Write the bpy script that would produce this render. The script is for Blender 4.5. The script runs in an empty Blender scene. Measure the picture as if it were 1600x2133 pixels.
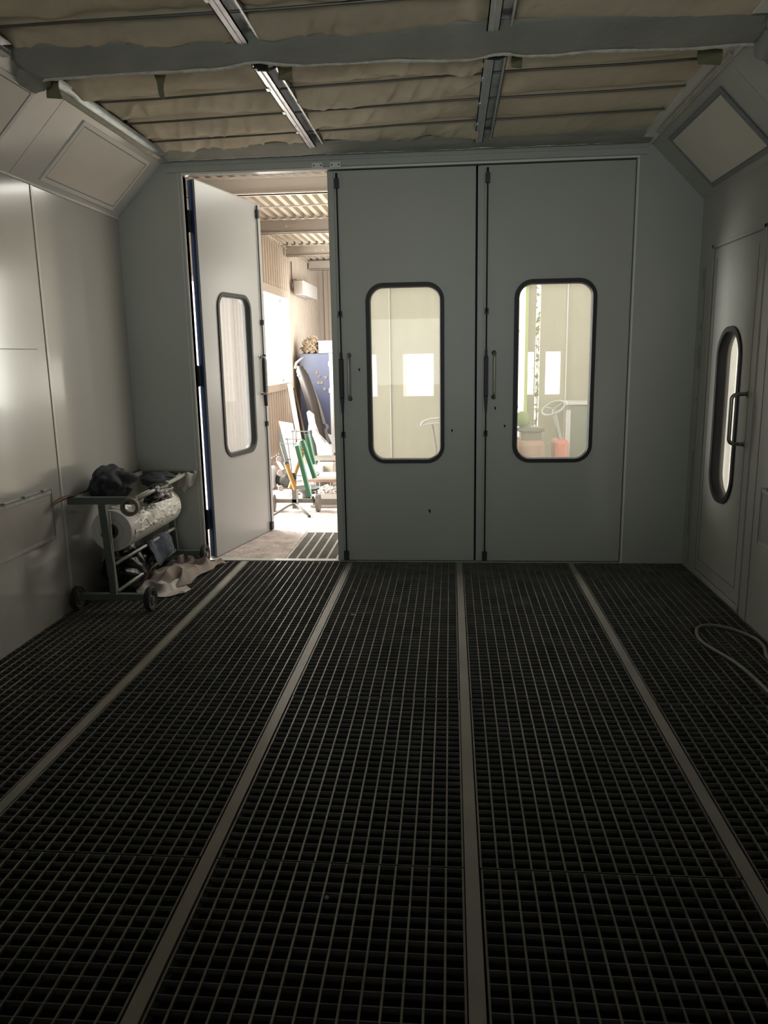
import bpy, bmesh, math, random
from mathutils import Vector, Matrix, noise
random.seed(7)
sc = bpy.context.scene
COL = sc.collection
PI = math.pi

# ------------------------------------------------------------------ camera
CAM_H = 1.55
PITCH, YAW, ROLL, FPX = -0.2001, 0.0881, -0.0176, 1608.96
def setup_camera():
    cy, sy, cp, sp = math.cos(YAW), math.sin(YAW), math.cos(PITCH), math.sin(PITCH)
    f = Vector((-sy*cp, cy*cp, sp)); r = Vector((cy, sy, 0)); u = r.cross(f)
    cr, sr = math.cos(ROLL), math.sin(ROLL)
    r2 = r*cr + u*sr; u2 = u*cr - r*sr
    cam = bpy.data.cameras.new('camera'); cam.sensor_fit = 'HORIZONTAL'; cam.sensor_width = 36
    cam.lens = 36*FPX/1600; cam.clip_start = .05; cam.clip_end = 200
    o = bpy.data.objects.new('camera', cam); COL.objects.link(o)
    m = Matrix((r2, u2, -f)).transposed().to_4x4(); m.translation = (0, 0, CAM_H)
    o.matrix_world = m; sc.camera = o
setup_camera()

# ------------------------------------------------------------------ world, daylight, exposure
sc.view_settings.view_transform = 'Standard'; sc.view_settings.look = 'None'
sc.view_settings.gamma = 1; sc.view_settings.use_curve_mapping = False
sc.view_settings.exposure = 0.9
w = bpy.data.worlds.new('daylight'); sc.world = w; w.use_nodes = True
bg = w.node_tree.nodes['Background']; bg.inputs[0].default_value = (1.0, .97, .92, 1); bg.inputs[1].default_value = 2.2
sc.cycles.max_bounces = 14; sc.cycles.diffuse_bounces = 10; sc.cycles.glossy_bounces = 6
sc.cycles.transparent_max_bounces = 16; sc.cycles.caustics_reflective = False; sc.cycles.caustics_refractive = False
sc.cycles.sample_clamp_indirect = 6
def area_light(name, loc, target, sx, sy, power, color=(1, .96, .9)):
    l = bpy.data.lights.new(name, 'AREA'); l.shape = 'RECTANGLE'; l.size = sx; l.size_y = sy
    l.energy = power; l.color = color
    o = bpy.data.objects.new(name, l); COL.objects.link(o); o.location = loc
    d = Vector(target) - Vector(loc); o.rotation_euler = d.to_track_quat('-Z', 'Y').to_euler()
    return o
# daylight arriving through the openings of the hall
area_light('daylight_gateway', (-3.3, 8.1, 1.3), (0, 8.2, .9), 2.0, 2.4, 235)
area_light('daylight_window', (-3.0, 12.6, 1.85), (0, 12.6, 1.4), 2.2, 1.3, 170)
area_light('daylight_yard', (1.2, 9.9, 1.9), (1.2, 7, 1.2), 4.5, 2.0, 110, (1, .98, .86))
area_light('daylight_corridor', (4.05, 4.2, 1.7), (1, 4.6, 1.2), 4.0, 1.6, 150)
# added fills out of view that brighten the hall
area_light('hall_fill_front', (.9, 7.3, 3.26), (.9, 7.3, 0), 3.4, 1.6, 60, (1, .97, .88))  # added lamp over the hall floor, hidden from the camera
area_light('hall_fill_side', (-1.06, 13.5, 1.9), (-2.6, 17.0, 1.9), 1.6, 1.5, 60, (1, .95, .88))  # added lamp for the dim far end of the hall
# added fill behind the camera, lifts the back wall
rear = area_light('rear_fill', (-.3, -1.95, 1.6), (-.3, 5, 2.15), 2.6, 1.1, 3.0, (.95, 1.0, .96))
rear.data.spread = math.radians(52)     # narrow spread keeps the added fill off the near floor

# ------------------------------------------------------------------ materials
def mat(name, col, rough=.6, metal=0, var=0, vscale=4, bump=0, bscale=20, spec=.5, stretch=None, coat=0, dirt=None):
    m = bpy.data.materials.new(name); m.use_nodes = True
    nt = m.node_tree; b = nt.nodes['Principled BSDF']; N = nt.nodes; L = nt.links
    b.inputs['Base Color'].default_value = (*col, 1); b.inputs['Roughness'].default_value = rough
    b.inputs['Metallic'].default_value = metal; b.inputs['Specular IOR Level'].default_value = spec
    b.inputs['Coat Weight'].default_value = coat; b.inputs['Coat Roughness'].default_value = .1
    tc = N.new('ShaderNodeTexCoord'); mp = N.new('ShaderNodeMapping'); L.new(tc.outputs['Object'], mp.inputs[0])
    if stretch: mp.inputs['Scale'].default_value = stretch
    if var or dirt:
        n = N.new('ShaderNodeTexNoise'); n.inputs['Scale'].default_value = vscale; n.inputs['Detail'].default_value = 6
        L.new(mp.outputs[0], n.inputs['Vector'])
        cr = N.new('ShaderNodeValToRGB')
        lo = dirt if dirt else tuple(c*(1-var) for c in col); hi = tuple(min(1, c*(1+var)) for c in col)
        cr.color_ramp.elements[0].position = .3; cr.color_ramp.elements[1].position = .7 if not dirt else .52
        cr.color_ramp.elements[0].color = (*lo, 1); cr.color_ramp.elements[1].color = (*hi, 1)
        L.new(n.outputs['Fac'], cr.inputs[0]); L.new(cr.outputs[0], b.inputs['Base Color'])
    if bump:
        n2 = N.new('ShaderNodeTexNoise'); n2.inputs['Scale'].default_value = bscale; n2.inputs['Detail'].default_value = 5
        L.new(mp.outputs[0], n2.inputs['Vector'])
        bp = N.new('ShaderNodeBump'); bp.inputs['Strength'].default_value = bump; bp.inputs['Distance'].default_value = .02
        L.new(n2.outputs['Fac'], bp.inputs['Height']); L.new(bp.outputs[0], b.inputs['Normal'])
    return m
M = {}
M['booth'] = mat('booth_paint', (.58, .575, .55), .2, 0, .04, 1.3, .05, 2.2, spec=1.0, coat=.7)
M['slope'] = mat('slope_paint', (.78, .77, .755), .24, 0, .04, 1.5, .06, 3, spec=1, coat=.4)
M['rightwall'] = mat('booth_paint_dusty', (.55, .57, .54), .5, 0, .06, 2, .03, 30)
M['backwall'] = mat('booth_paint_back', (.52, .555, .52), .42, 0, .05, 1.2, .03, 30)
M['leaf'] = mat('door_paint', (.52, .555, .52), .4, 0, .04, 1.0, .03, 8)
M['leaf_open'] = mat('door_paint_open', (.37, .37, .37), .25, 0, .03, 1.0, .03, 5)  # door paint darkened to offset the hall light on the open leaf
M['blue'] = mat('blue_paint', (.012, .035, .13), .4)
M['rubber'] = mat('black_rubber', (.016, .017, .019), .5, 0, .1, 10)
M['gapchip'] = mat('gap_and_chip_dark', (.006, .009, .02), .8)  # near-black of the added gap strip and the door chips
M['steel'] = mat('brushed_steel', (.36, .35, .33), .35, .9, .1, 20)
M['rodsteel'] = mat('rod_steel', (.16, .16, .15), .4, .5)
M['dsteel'] = mat('dark_steel', (.05, .05, .05), .45, .6, .2, 15)
M['alu'] = mat('aluminium', (.62, .64, .66), .3, .85, .12, 9, .1, 40)
M['grate'] = mat('galvanised_grating', (.20, .185, .155), .45, .3, .3, 5)
M['plate'] = mat('grating_plate', (.17, .17, .16), .7, 0, .3, 6, spec=.2)
M['strip'] = mat('flat_bar_steel', (.33, .315, .29), .5, .2, .12, 3)
M['pit'] = mat('pit', (.008, .009, .009), .95, spec=.1)
M['filter'] = mat('filter_cloth', (.76, .69, .53), .95, 0, .12, 3, .25, 18)
M['roll'] = mat('cloth_beam', (.40, .415, .37), .95, 0, .1, 4, .3, 25)
M['fray'] = mat('frayed_edge', (.85, .84, .76), .95, 0, .15, 25, .6, 60)
M['tape'] = mat('olive_tape', (.24, .235, .14), .7)
M['foam'] = mat('foam_strip', (.60, .60, .50), .9, 0, .1, 20)
M['frame'] = mat('white_frame', (.92, .92, .90), .35)
M['gframe'] = mat('grey_frame', (.26, .275, .28), .4)
M['diff'] = mat('diffuser', (.90, .87, .80), .45, 0, .04, 1.5)
M['cover'] = mat('cover_plate', (.52, .49, .46), .35, 0, .1, 3)
M['wtape'] = mat('masking_border', (.6, .59, .56), .4, 0, .15, 14)
M['cart'] = mat('cart_green_grey', (.11, .135, .12), .45, 0, .1, 10)
M['tube'] = mat('cart_pale_tube', (.42, .43, .37), .4, .2, .1, 10)
M['film'] = mat('film_roll', (.72, .70, .66), .38, 0, .05, 12)
M['core'] = mat('cardboard_core', (.13, .10, .08), .9)
M['navy'] = mat('navy_cloth', (.022, .026, .034), .75, 0, .3, 5, .4, 12)
M['denim'] = mat('denim_cloth', (.07, .085, .11), .9, 0, .3, 6, .4, 25)
M['blackbag'] = mat('black_plastic', (.010, .010, .012), .3, 0, 0, 5, .3, 14)
M['kraft'] = mat('kraft_paper', (.25, .205, .175), .7, 0, .2, 4, .3, 9)
M['palepaper'] = mat('pale_paper', (.50, .46, .43), .7, 0, .15, 5, .3, 12)
M['masktape'] = mat('tape_roll', (.20, .17, .11), .6, 0, .1, 20)
M['brush'] = mat('copper_brush', (.16, .065, .04), .4, .3)
M['hose'] = mat('hose', (.23, .23, .20), .5, 0, .1, 20)
M['tyre'] = mat('tyre', (.025, .025, .023), .7)
M['hub'] = mat('wheel_hub', (.3, .3, .28), .4, .6)
M['concrete'] = mat('concrete', (.47, .40, .38), .9, 0, .3, 9, .8, 30)
M['asphalt'] = mat('yard_ground', (.85, .85, .80), .9, 0, .15, 2)
M['hall'] = mat('hall_sheet', (.44, .385, .33), .6, 0, .04, 1)
M['hallroof'] = mat('roof_sheet', (.46, .42, .35), .6, 0, .05, 2)
M['beam'] = mat('roof_beam', (.34, .305, .27), .6, 0, .06, 2)
M['gate'] = mat('gate_panel', (.26, .25, .20), .6, 0, .05, 2)
M['gateframe'] = mat('gate_edge', (.30, .36, .14), .5)
M['cab'] = mat('blue_cabinet', (.030, .038, .072), .45, 0, .2, 2)
M['white'] = mat('white_paint', (.42, .42, .42), .45)
M['whitecar'] = mat('white_fender', (.42, .455, .47), .3)
M['bumper'] = mat('dark_bumper', (.032, .027, .024), .55, 0, .2, 4)
M['bumperedge'] = mat('bumper_edge', (.10, .088, .075), .6)
M['wood'] = mat('pale_board', (.36, .27, .21), .7, 0, .12, 3, stretch=(8, 8, .6))
M['wooddark'] = mat('dark_board', (.085, .058, .045), .7, 0, .15, 3)
M['orange'] = mat('orange_wrap', (.40, .20, .06), .6, 0, .1, 8)
M['green'] = mat('green_steel', (.035, .125, .065), .45, 0, .1, 8)
M['wgreen'] = mat('window_green', (.25, .5, .38), .5)
M['canvas'] = mat('canvas', (.17, .13, .085), .9, 0, .25, 9, .5, 20)
M['clear'] = mat('clear_plastic', (.34, .31, .27), .2)
M['red'] = mat('red_paint', (.42, .12, .09), .5)
M['seat'] = mat('green_seat', (.16, .22, .09), .6)
M['brown'] = mat('rust_brown', (.25, .15, .12), .8, 0, .25, 8)
M['greybox'] = mat('grey_crate', (.17, .155, .135), .7, 0, .1, 6)
M['gblack'] = mat('basin_black', (.05, .055, .05), .5)
M['pink'] = mat('coral_strip', (.62, .22, .16), .6)
M['leafy'] = mat('foliage', (.30, .40, .07), .7, 0, .3, 6)
M['stem'] = mat('stem_bark', (.16, .11, .07), .9)
M['sheet'] = mat('hanging_sheet', (.80, .79, .75), .5, 0, .04, 8)
def hazy(name, haze, col, streak=True):
    m = bpy.data.materials.new(name); m.use_nodes = True; nt = m.node_tree; N = nt.nodes; L = nt.links
    for n in list(N): N.remove(n)
    out = N.new('ShaderNodeOutputMaterial'); tr = N.new('ShaderNodeBsdfTransparent'); tl = N.new('ShaderNodeBsdfTranslucent')
    df = N.new('ShaderNodeBsdfDiffuse'); gl = N.new('ShaderNodeBsdfGlossy'); gl.inputs['Roughness'].default_value = .02
    tl.inputs[0].default_value = (*col, 1); df.inputs[0].default_value = (*col, 1)
    m1 = N.new('ShaderNodeMixShader'); m1.inputs[0].default_value = .35; L.new(tl.outputs[0], m1.inputs[1]); L.new(df.outputs[0], m1.inputs[2])
    m2 = N.new('ShaderNodeMixShader'); L.new(tr.outputs[0], m2.inputs[1]); L.new(m1.outputs[0], m2.inputs[2])
    tc = N.new('ShaderNodeTexCoord'); mp = N.new('ShaderNodeMapping'); mp.inputs['Scale'].default_value = (6, 6, 1.6)
    n = N.new('ShaderNodeTexNoise'); n.inputs['Scale'].default_value = 2.2; n.inputs['Detail'].default_value = 6
    L.new(tc.outputs['Object'], mp.inputs[0]); L.new(mp.outputs[0], n.inputs['Vector'])
    mr = N.new('ShaderNodeMapRange'); mr.inputs['To Min'].default_value = haze*.75; mr.inputs['To Max'].default_value = haze*1.25
    L.new(n.outputs['Fac'], mr.inputs['Value']); L.new(mr.outputs[0], m2.inputs[0])
    m3 = N.new('ShaderNodeMixShader'); m3.inputs[0].default_value = .015; L.new(m2.outputs[0], m3.inputs[1]); L.new(gl.outputs[0], m3.inputs[2])
    L.new(m3.outputs[0], out.inputs[0]); return m
M['pane'] = hazy('hazy_pane', .27, (.43, .43, .345))
M['pane1'] = hazy('dull_pane', .35, (.36, .37, .37))
M['pane4'] = hazy('side_pane', .2, (.85, .85, .82))

# ------------------------------------------------------------------ mesh helpers
class MB:
    def __init__(s): s.bm = bmesh.new()
    def box(s, x0, x1, y0, y1, z0, z1, rot=None, piv=None):
        vs = [s.bm.verts.new(p) for p in ((x0,y0,z0),(x1,y0,z0),(x1,y1,z0),(x0,y1,z0),(x0,y0,z1),(x1,y0,z1),(x1,y1,z1),(x0,y1,z1))]
        for f in ((0,3,2,1),(4,5,6,7),(0,1,5,4),(1,2,6,5),(2,3,7,6),(3,0,4,7)): s.bm.faces.new([vs[i] for i in f])
        if rot:
            m = Matrix.Rotation(rot[0], 4, rot[1]); pv = Vector(piv or ((x0+x1)/2, (y0+y1)/2, (z0+z1)/2))
            for v in vs: v.co = pv + m @ (v.co - pv)
        return s
    def beam(s, a, b, wd, th, up=(0, 0, 1)):
        a, b, up = Vector(a), Vector(b), Vector(up); d = (b-a).normalized(); sd = d.cross(up)
        if sd.length < 1e-4: sd = d.cross(Vector((0, 1, 0)))
        sd.normalize(); u = sd.cross(d)
        R = [[p + sd*(i*wd/2) + u*(j*th/2) for i, j in ((-1,-1),(1,-1),(1,1),(-1,1))] for p in (a, b)]
        vs = [[s.bm.verts.new(q) for q in r] for r in R]
        s.bm.faces.new(vs[0][::-1]); s.bm.faces.new(vs[1])
        for i in range(4): s.bm.faces.new((vs[0][i], vs[0][(i+1)%4], vs[1][(i+1)%4], vs[1][i]))
        return s
    def tube(s, pts, r, n=10, cap=True):
        pts = [Vector(p) for p in pts]; rs = r if isinstance(r, (list, tuple)) else [r]*len(pts)
        rings = []; prev = None
        for i, p in enumerate(pts):
            d = (pts[min(i+1, len(pts)-1)] - pts[max(i-1, 0)]).normalized()
            if prev is None:
                prev = d.orthogonal().normalized()
            prev = (prev - d*prev.dot(d)).normalized(); q = d.cross(prev)
            rings.append([s.bm.verts.new(p + (prev*math.cos(2*PI*k/n) + q*math.sin(2*PI*k/n))*rs[i]) for k in range(n)])
        for a, b in zip(rings, rings[1:]):
            for k in range(n): s.bm.faces.new((a[k], a[(k+1)%n], b[(k+1)%n], b[k]))
        if cap: s.bm.faces.new(rings[0][::-1]); s.bm.faces.new(rings[-1])
        return s
    def lathe(s, c, axis, prof, n=24):
        """prof: list of (radius, distance along axis); closed rings"""
        c, ax = Vector(c), Vector(axis).normalized(); u = ax.orthogonal().normalized(); v = ax.cross(u)
        rings = []
        for r, h in prof:
            if r < 1e-6: rings.append([s.bm.verts.new(c + ax*h)])
            else: rings.append([s.bm.verts.new(c + ax*h + (u*math.cos(2*PI*k/n) + v*math.sin(2*PI*k/n))*r) for k in range(n)])
        for a, b in zip(rings, rings[1:]):
            for k in range(n):
                if len(a) == 1 and len(b) == 1: continue
                if len(a) == 1: s.bm.faces.new((a[0], b[k], b[(k+1)%n]))
                elif len(b) == 1: s.bm.faces.new((a[k], a[(k+1)%n], b[0]))
                else: s.bm.faces.new((a[k], a[(k+1)%n], b[(k+1)%n], b[k]))
        return s
    def grid(s, fn, nu, nv, thick=0, close_u=False):
        vs = [[s.bm.verts.new(fn(i/(nu), j/(nv))) for j in range(nv+1)] for i in range(nu+1)]
        fs = []
        for i in range(nu):
            for j in range(nv): fs.append(s.bm.faces.new((vs[i][j], vs[i+1][j], vs[i+1][j+1], vs[i][j+1])))
        if thick:
            s.bm.normal_update(); bmesh.ops.solidify(s.bm, geom=fs, thickness=thick)
        return s
    def prism(s, poly, d, origin=(0,0,0), ux=(1,0,0), uy=(0,0,1)):
        ux, uy, o = Vector(ux), Vector(uy), Vector(origin); d = Vector(d)
        a = [s.bm.verts.new(o + ux*x + uy*y) for x, y in poly]; b = [s.bm.verts.new(v.co + d) for v in a]
        s.bm.faces.new(a[::-1]); s.bm.faces.new(b)
        for i in range(len(a)): j = (i+1) % len(a); s.bm.faces.new((a[i], a[j], b[j], b[i]))
        return s
    def blob(s, c, r, amp=.25, freq=3, sub=3, flat=None, seed=0, ridge=False, octv=2):
        res = bmesh.ops.create_icosphere(s.bm, subdivisions=sub, radius=1)
        off = Vector((seed*7.3, seed*3.1, seed*5.7))
        for v in res['verts']:
            n = v.co.normalized(); k = noise.fractal(n*freq + off, 1, 2, octv)
            if ridge: k = abs(k)*1.6 - .4
            n = n*(1 + amp*k); v.co = Vector((c[0] + n.x*r[0], c[1] + n.y*r[1], c[2] + n.z*r[2]))
            if flat is not None: v.co.z = max(v.co.z, flat)
        return s
    def build(s, name, m, parent=None, smooth=False, bevel=0, loc=None):
        bmesh.ops.recalc_face_normals(s.bm, faces=s.bm.faces)
        me = bpy.data.meshes.new(name); s.bm.to_mesh(me); s.bm.free()
        o = bpy.data.objects.new(name, me); COL.objects.link(o); me.materials.append(m)
        if smooth:
            for p in me.polygons: p.use_smooth = True
        if bevel:
            b = o.modifiers.new('bevel', 'BEVEL'); b.width = bevel; b.segments = 2; b.limit_method = 'ANGLE'
        if parent: o.parent = parent
        if loc: o.location = loc
        return o
def tag(o, label=None, cat=None, group=None, kind=None):
    if label: o['label'] = label
    if cat: o['category'] = cat
    if group: o['group'] = group
    if kind: o['kind'] = kind
    return o
def empty(name, loc=(0,0,0), rz=0, label=None, cat=None, group=None, kind=None):
    o = bpy.data.objects.new(name, None); COL.objects.link(o); o.location = loc; o.rotation_euler = (0, 0, rz)
    o.empty_display_size = .1
    return tag(o, label, cat, group, kind)
def smooth_angle(o, deg=35):
    for p in o.data.polygons: p.use_smooth = True
    m = o.modifiers.new('e', 'EDGE_SPLIT'); m.split_angle = math.radians(deg); return o
def relocate(root, loc):
    """children were modelled in world coordinates; make them local to the root"""
    root.location = loc
    for c in root.children:
        c.location = Vector(c.location) - Vector(loc)
def struct(o, label, cat='wall'): return tag(o, label, cat, kind='structure')
def rrect(x0, x1, z0, z1, r, n=8):
    pts = []
    for cx, cz, a0 in ((x1-r, z1-r, 0), (x0+r, z1-r, 90), (x0+r, z0+r, 180), (x1-r, z0+r, 270)):
        for i in range(n+1):
            a = math.radians(a0 + 90*i/n); pts.append((cx + r*math.cos(a), cz + r*math.sin(a)))
    return pts
def holed_panel(mb, X0, X1, Z0, Z1, hole, y0, y1):
    """rectangular panel with one rounded hole, thickness y0..y1"""
    cx = sum(p[0] for p in hole)/len(hole); cz = sum(p[1] for p in hole)/len(hole); outer = []
    for x, z in hole:
        dx, dz = x-cx, z-cz; t = 1e9
        if dx > 1e-9: t = min(t, (X1-cx)/dx)
        if dx < -1e-9: t = min(t, (X0-cx)/dx)
        if dz > 1e-9: t = min(t, (Z1-cz)/dz)
        if dz < -1e-9: t = min(t, (Z0-cz)/dz)
        outer.append([cx+dx*t, cz+dz*t])
    for c in ((X0, Z0), (X1, Z0), (X1, Z1), (X0, Z1)):
        k = min(range(len(outer)), key=lambda i: (outer[i][0]-c[0])**2 + (outer[i][1]-c[1])**2); outer[k] = list(c)
    n = len(hole); bm = mb.bm
    L = [[bm.verts.new((p[0], y, p[1])) for p in ps] for ps, y in ((outer, y0), (hole, y0), (hole, y1), (outer, y1))]
    for a, b in ((0, 1), (1, 2), (2, 3), (3, 0)):
        for i in range(n):
            j = (i+1) % n
            try: bm.faces.new((L[a][i], L[a][j], L[b][j], L[b][i]))
            except ValueError: pass
def inset(pts, d):
    cx = sum(p[0] for p in pts)/len(pts); n = len(pts); out = []
    for i in range(n):
        a, b, c = Vector(pts[i-1]), Vector(pts[i]), Vector(pts[(i+1) % n])
        t = (c-a); t.normalize(); nrm = Vector((-t.y, t.x)); out.append(b + nrm*d)
    return out
def gasket(mb, hole, wd, y0, y1, lip):
    prof = [(-wd*.35, y0), (-wd*.30, y0-lip), (wd*.45, y0-lip), (wd*.65, y0+.002), (wd*.65, y1-.002), (wd*.45, y1+lip), (-wd*.3, y1+lip), (-wd*.35, y1)]
    rings = [[mb.bm.verts.new((p[0], y, p[1])) for p in inset(hole, d)] for d, y in prof]; n = len(hole)
    for k in range(len(rings)):
        a, b = rings[k], rings[(k+1) % len(rings)]
        for i in range(n): mb.bm.faces.new((a[i], a[(i+1)%n], b[(i+1)%n], b[i]))

# ------------------------------------------------------------------ room dimensions
XL, XR, YB, YF = -2.397, 1.7075, 5.711, -2.2     # booth: left, right, back wall, rear end
Z1, ZC = 2.548, 2.93                              # top of side walls, ceiling frame
ZT = 2.822                                        # top of the door opening
SL, SR = -2.02, 1.33                              # inner edges of the slopes
DX0, DX1 = -1.90, 1.255                           # door opening

# walls ------------------------------------------------------------
m = MB(); m.box(XL-.06, XL, YF, 4.497, -.2, Z1+.02); m.box(XL-.06, XL, 4.503, YB+.06, -.2, Z1+.02); m.box(XL-.06, XL-.012, 4.497, 4.503, -.2, Z1)
wl = struct(m.build('wall_left', M['booth']), 'glossy grey painted sheet metal wall on the left')
MB().box(XL-.004, XL+.002, 2.0, 4.40, 1.617, 1.621).build('panel_seam', M['gframe'], wl)
t = MB(); t.box(XL, XL+.004, 4.506, 4.530, 0, Z1); t.build('seam_cover_strip', M['slope'], wl)
# right wall with hole for side door
SY0, SY1, SZ0, SZ1 = 4.595, 5.405, .05, 2.185
m = MB(); X = (XR, XR+.06)
m.box(*X, YF, SY0-.008, -.2, Z1+.02); m.box(*X, SY1+.008, YB+.06, -.2, Z1+.02); m.box(*X, SY0-.008, SY1+.008, -.2, SZ0-.008); m.box(*X, SY0-.008, SY1+.008, SZ1+.008, Z1+.02)
wr = struct(m.build('wall_right', M['rightwall']), 'dull grey painted metal wall on the right')
# back wall
m = MB(); Y = (YB, YB+.06)
m.box(XL-.06, DX0, *Y, -.2, 3.06); m.box(DX1, XR+.06, *Y, -.2, 3.06); m.box(DX0, DX1, *Y, ZT+.006, 3.06); m.box(DX0, DX1, YB+.0, YB+.06, -.2, .004)
struct(m.build('wall_back', M['backwall']), 'grey painted metal wall around the folding doors')
m = MB(); m.box(XL-.06, XR+.06, YF-.06, YF, -.2, 3.0)
struct(m.build('wall_front', M['rightwall']), 'grey booth wall behind the viewer')
# slopes
def slope(xa, xb, name, lab, seams):
    mb = MB(); ys = [YF] + seams + [YB+.02]
    sgn = 1 if xb > xa else -1
    for a, b in zip(ys, ys[1:]):
        mb.prism([(xa, Z1), (xb, ZC), (xb-sgn*.05, ZC+.05), (xa-sgn*.06, Z1+.02)], (0, b-a-.005, 0), (0, a, 0))
    mb.prism([(xa-sgn*.02, Z1+.0), (xb-sgn*.02, ZC), (xb-sgn*.06, ZC+.05), (xa-sgn*.07, Z1+.02)], (0, YB-YF, 0), (0, YF, 0))
    o = mb.build(name, M['slope'] if sgn > 0 else M['rightwall']); return struct(o, lab)
slope(XL, SL, 'wall_slope_left', 'sloping grey panel strip between left wall and ceiling', [1.31, 2.80, 4.29])
slope(XR, SR, 'wall_slope_right', 'sloping grey panel strip between right wall and ceiling', [1.25, 2.74, 4.23])
# ridge bead along the wall-slope joints
m = MB(); m.tube([(XL+.004, YF, Z1), (XL+.004, YB, Z1)], .008, 8)
struct(m.build('trim_1', M['frame']), 'pale sealing bead where the left wall meets the slope', 'trim')
# ceiling deck above everything
m = MB(); m.box(XL-.06, XR+.06, YF-.06, YB+.06, 3.10, 3.14); m.box(SL-.05, SL+.0, YF, YB, ZC, 3.12); m.box(SR, SR+.05, YF, YB, ZC, 3.12)
struct(m.build('ceiling', M['filter']), 'closed deck above the filter mats', 'ceiling')
m = MB(); m.box(SL+.002, SR-.002, YF, 2.10, 2.96, 3.0)
struct(m.build('ceiling_rear', M['filter']), 'beige ceiling above the viewer', 'ceiling')
# pit under the gratings and plate behind the viewer
m = MB(); m.box(XL-.06, XR+.06, YF-.06, YB+.06, -.62, -.60); m.box(XL-.06, XL, YF, YB, -.6, -.2); m.box(XR, XR+.06, YF, YB, -.6, -.2); m.box(XL, XR, YB, YB+.06, -.6, -.2); m.box(XL, XR, YF, .93, -.05, -.03); m.box(XL, XR, YF-.06, YF, -.6, -.2)
struct(m.build('floor', M['pit']), 'dark pit below the steel gratings', 'floor')

# ------------------------------------------------------------------ floor gratings
S0, SS, SW = -1.5948, .8294, .042     # support strips: centre x, spacing, width
strips = [S0 + SS*k for k in range(4)]
ord_ = ['first', 'second', 'third', 'fourth', 'fifth']
colx = [(XL+.004, strips[0]-SW/2-.006)] + [(strips[k]+SW/2+.006, strips[k+1]-SW/2-.006) for k in range(3)] + [(strips[3]+SW/2+.006, XR-.004)]
PY = 1.194
def grating_mesh(wd, ln):
    mb = MB()
    n = round(wd/.0525)
    for i in range(n+1):
        x = i*(wd-.005)/n; mb.box(x, x+.006, 0, ln, -.010, 0)
    k = round(ln/.0437)
    for j in range(k+1):
        y = j*(ln-.004)/k; e = .001 if 0 < j < k else 0
        mb.box(.0, wd, y, y+.003, -.020, -.0008)
    return mb
srcs = {}
for c, (a, b) in enumerate(colx):
    for r in range(4):
        y1 = YB-.008 - r*PY; key = c if c in (0, 4) else 1
        jx = random.uniform(-.002, .002)
        if key not in srcs:
            o = grating_mesh(b-a, PY-.006).build('floor_grating', M['grate']); o.data.materials.append(M['plate']); srcs[key] = o
            for p in o.data.polygons:
                if max(o.data.vertices[i].co.z for i in p.vertices) < -.0006 or any(abs(o.data.vertices[i].co.z+.020) < 1e-4 for i in p.vertices): p.material_index = 1
        else:
            o = srcs[key].copy(); COL.objects.link(o)
        o.location = (a+jx, y1-(PY-.006), random.uniform(-.001, .001))
        tag(o, 'dark steel floor grating, %s column from the left wall, %s row from the folding doors' % (ord_[c], ord_[r]), 'grating', 'steel gratings of the booth floor')
for k, x in enumerate(strips):
    m = MB(); m.box(-SW/2, SW/2, 0, YB-.96, -.008, 0); m.box(-.006, .006, 0, YB-.96, -.1, -.008)
    o = m.build('support_bar', M['strip'], loc=(x, .95, 0))
    tag(o, '%s of the four flat steel bars between grating columns, counted from the left wall' % ord_[k], 'bar', 'flat bars between the gratings')
# tiny paper chip on the grating
o = MB().blob((0, 0, .006), (.014, .007, .005), .4, 2, 2, seed=3).build('paper_scrap', M['white'], loc=(-.594, 4.445, .001)); tag(o, 'tiny white paper scrap on the grating before the doors', 'scrap')
o = MB().blob((0, 0, .006), (.007, .006, .005), .4, 2, 2, seed=5).build('paint_chip', M['white'], loc=(-.36, 1.955, .001)); tag(o, 'tiny pale speck on the dark grating near the viewer', 'chip')

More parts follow.
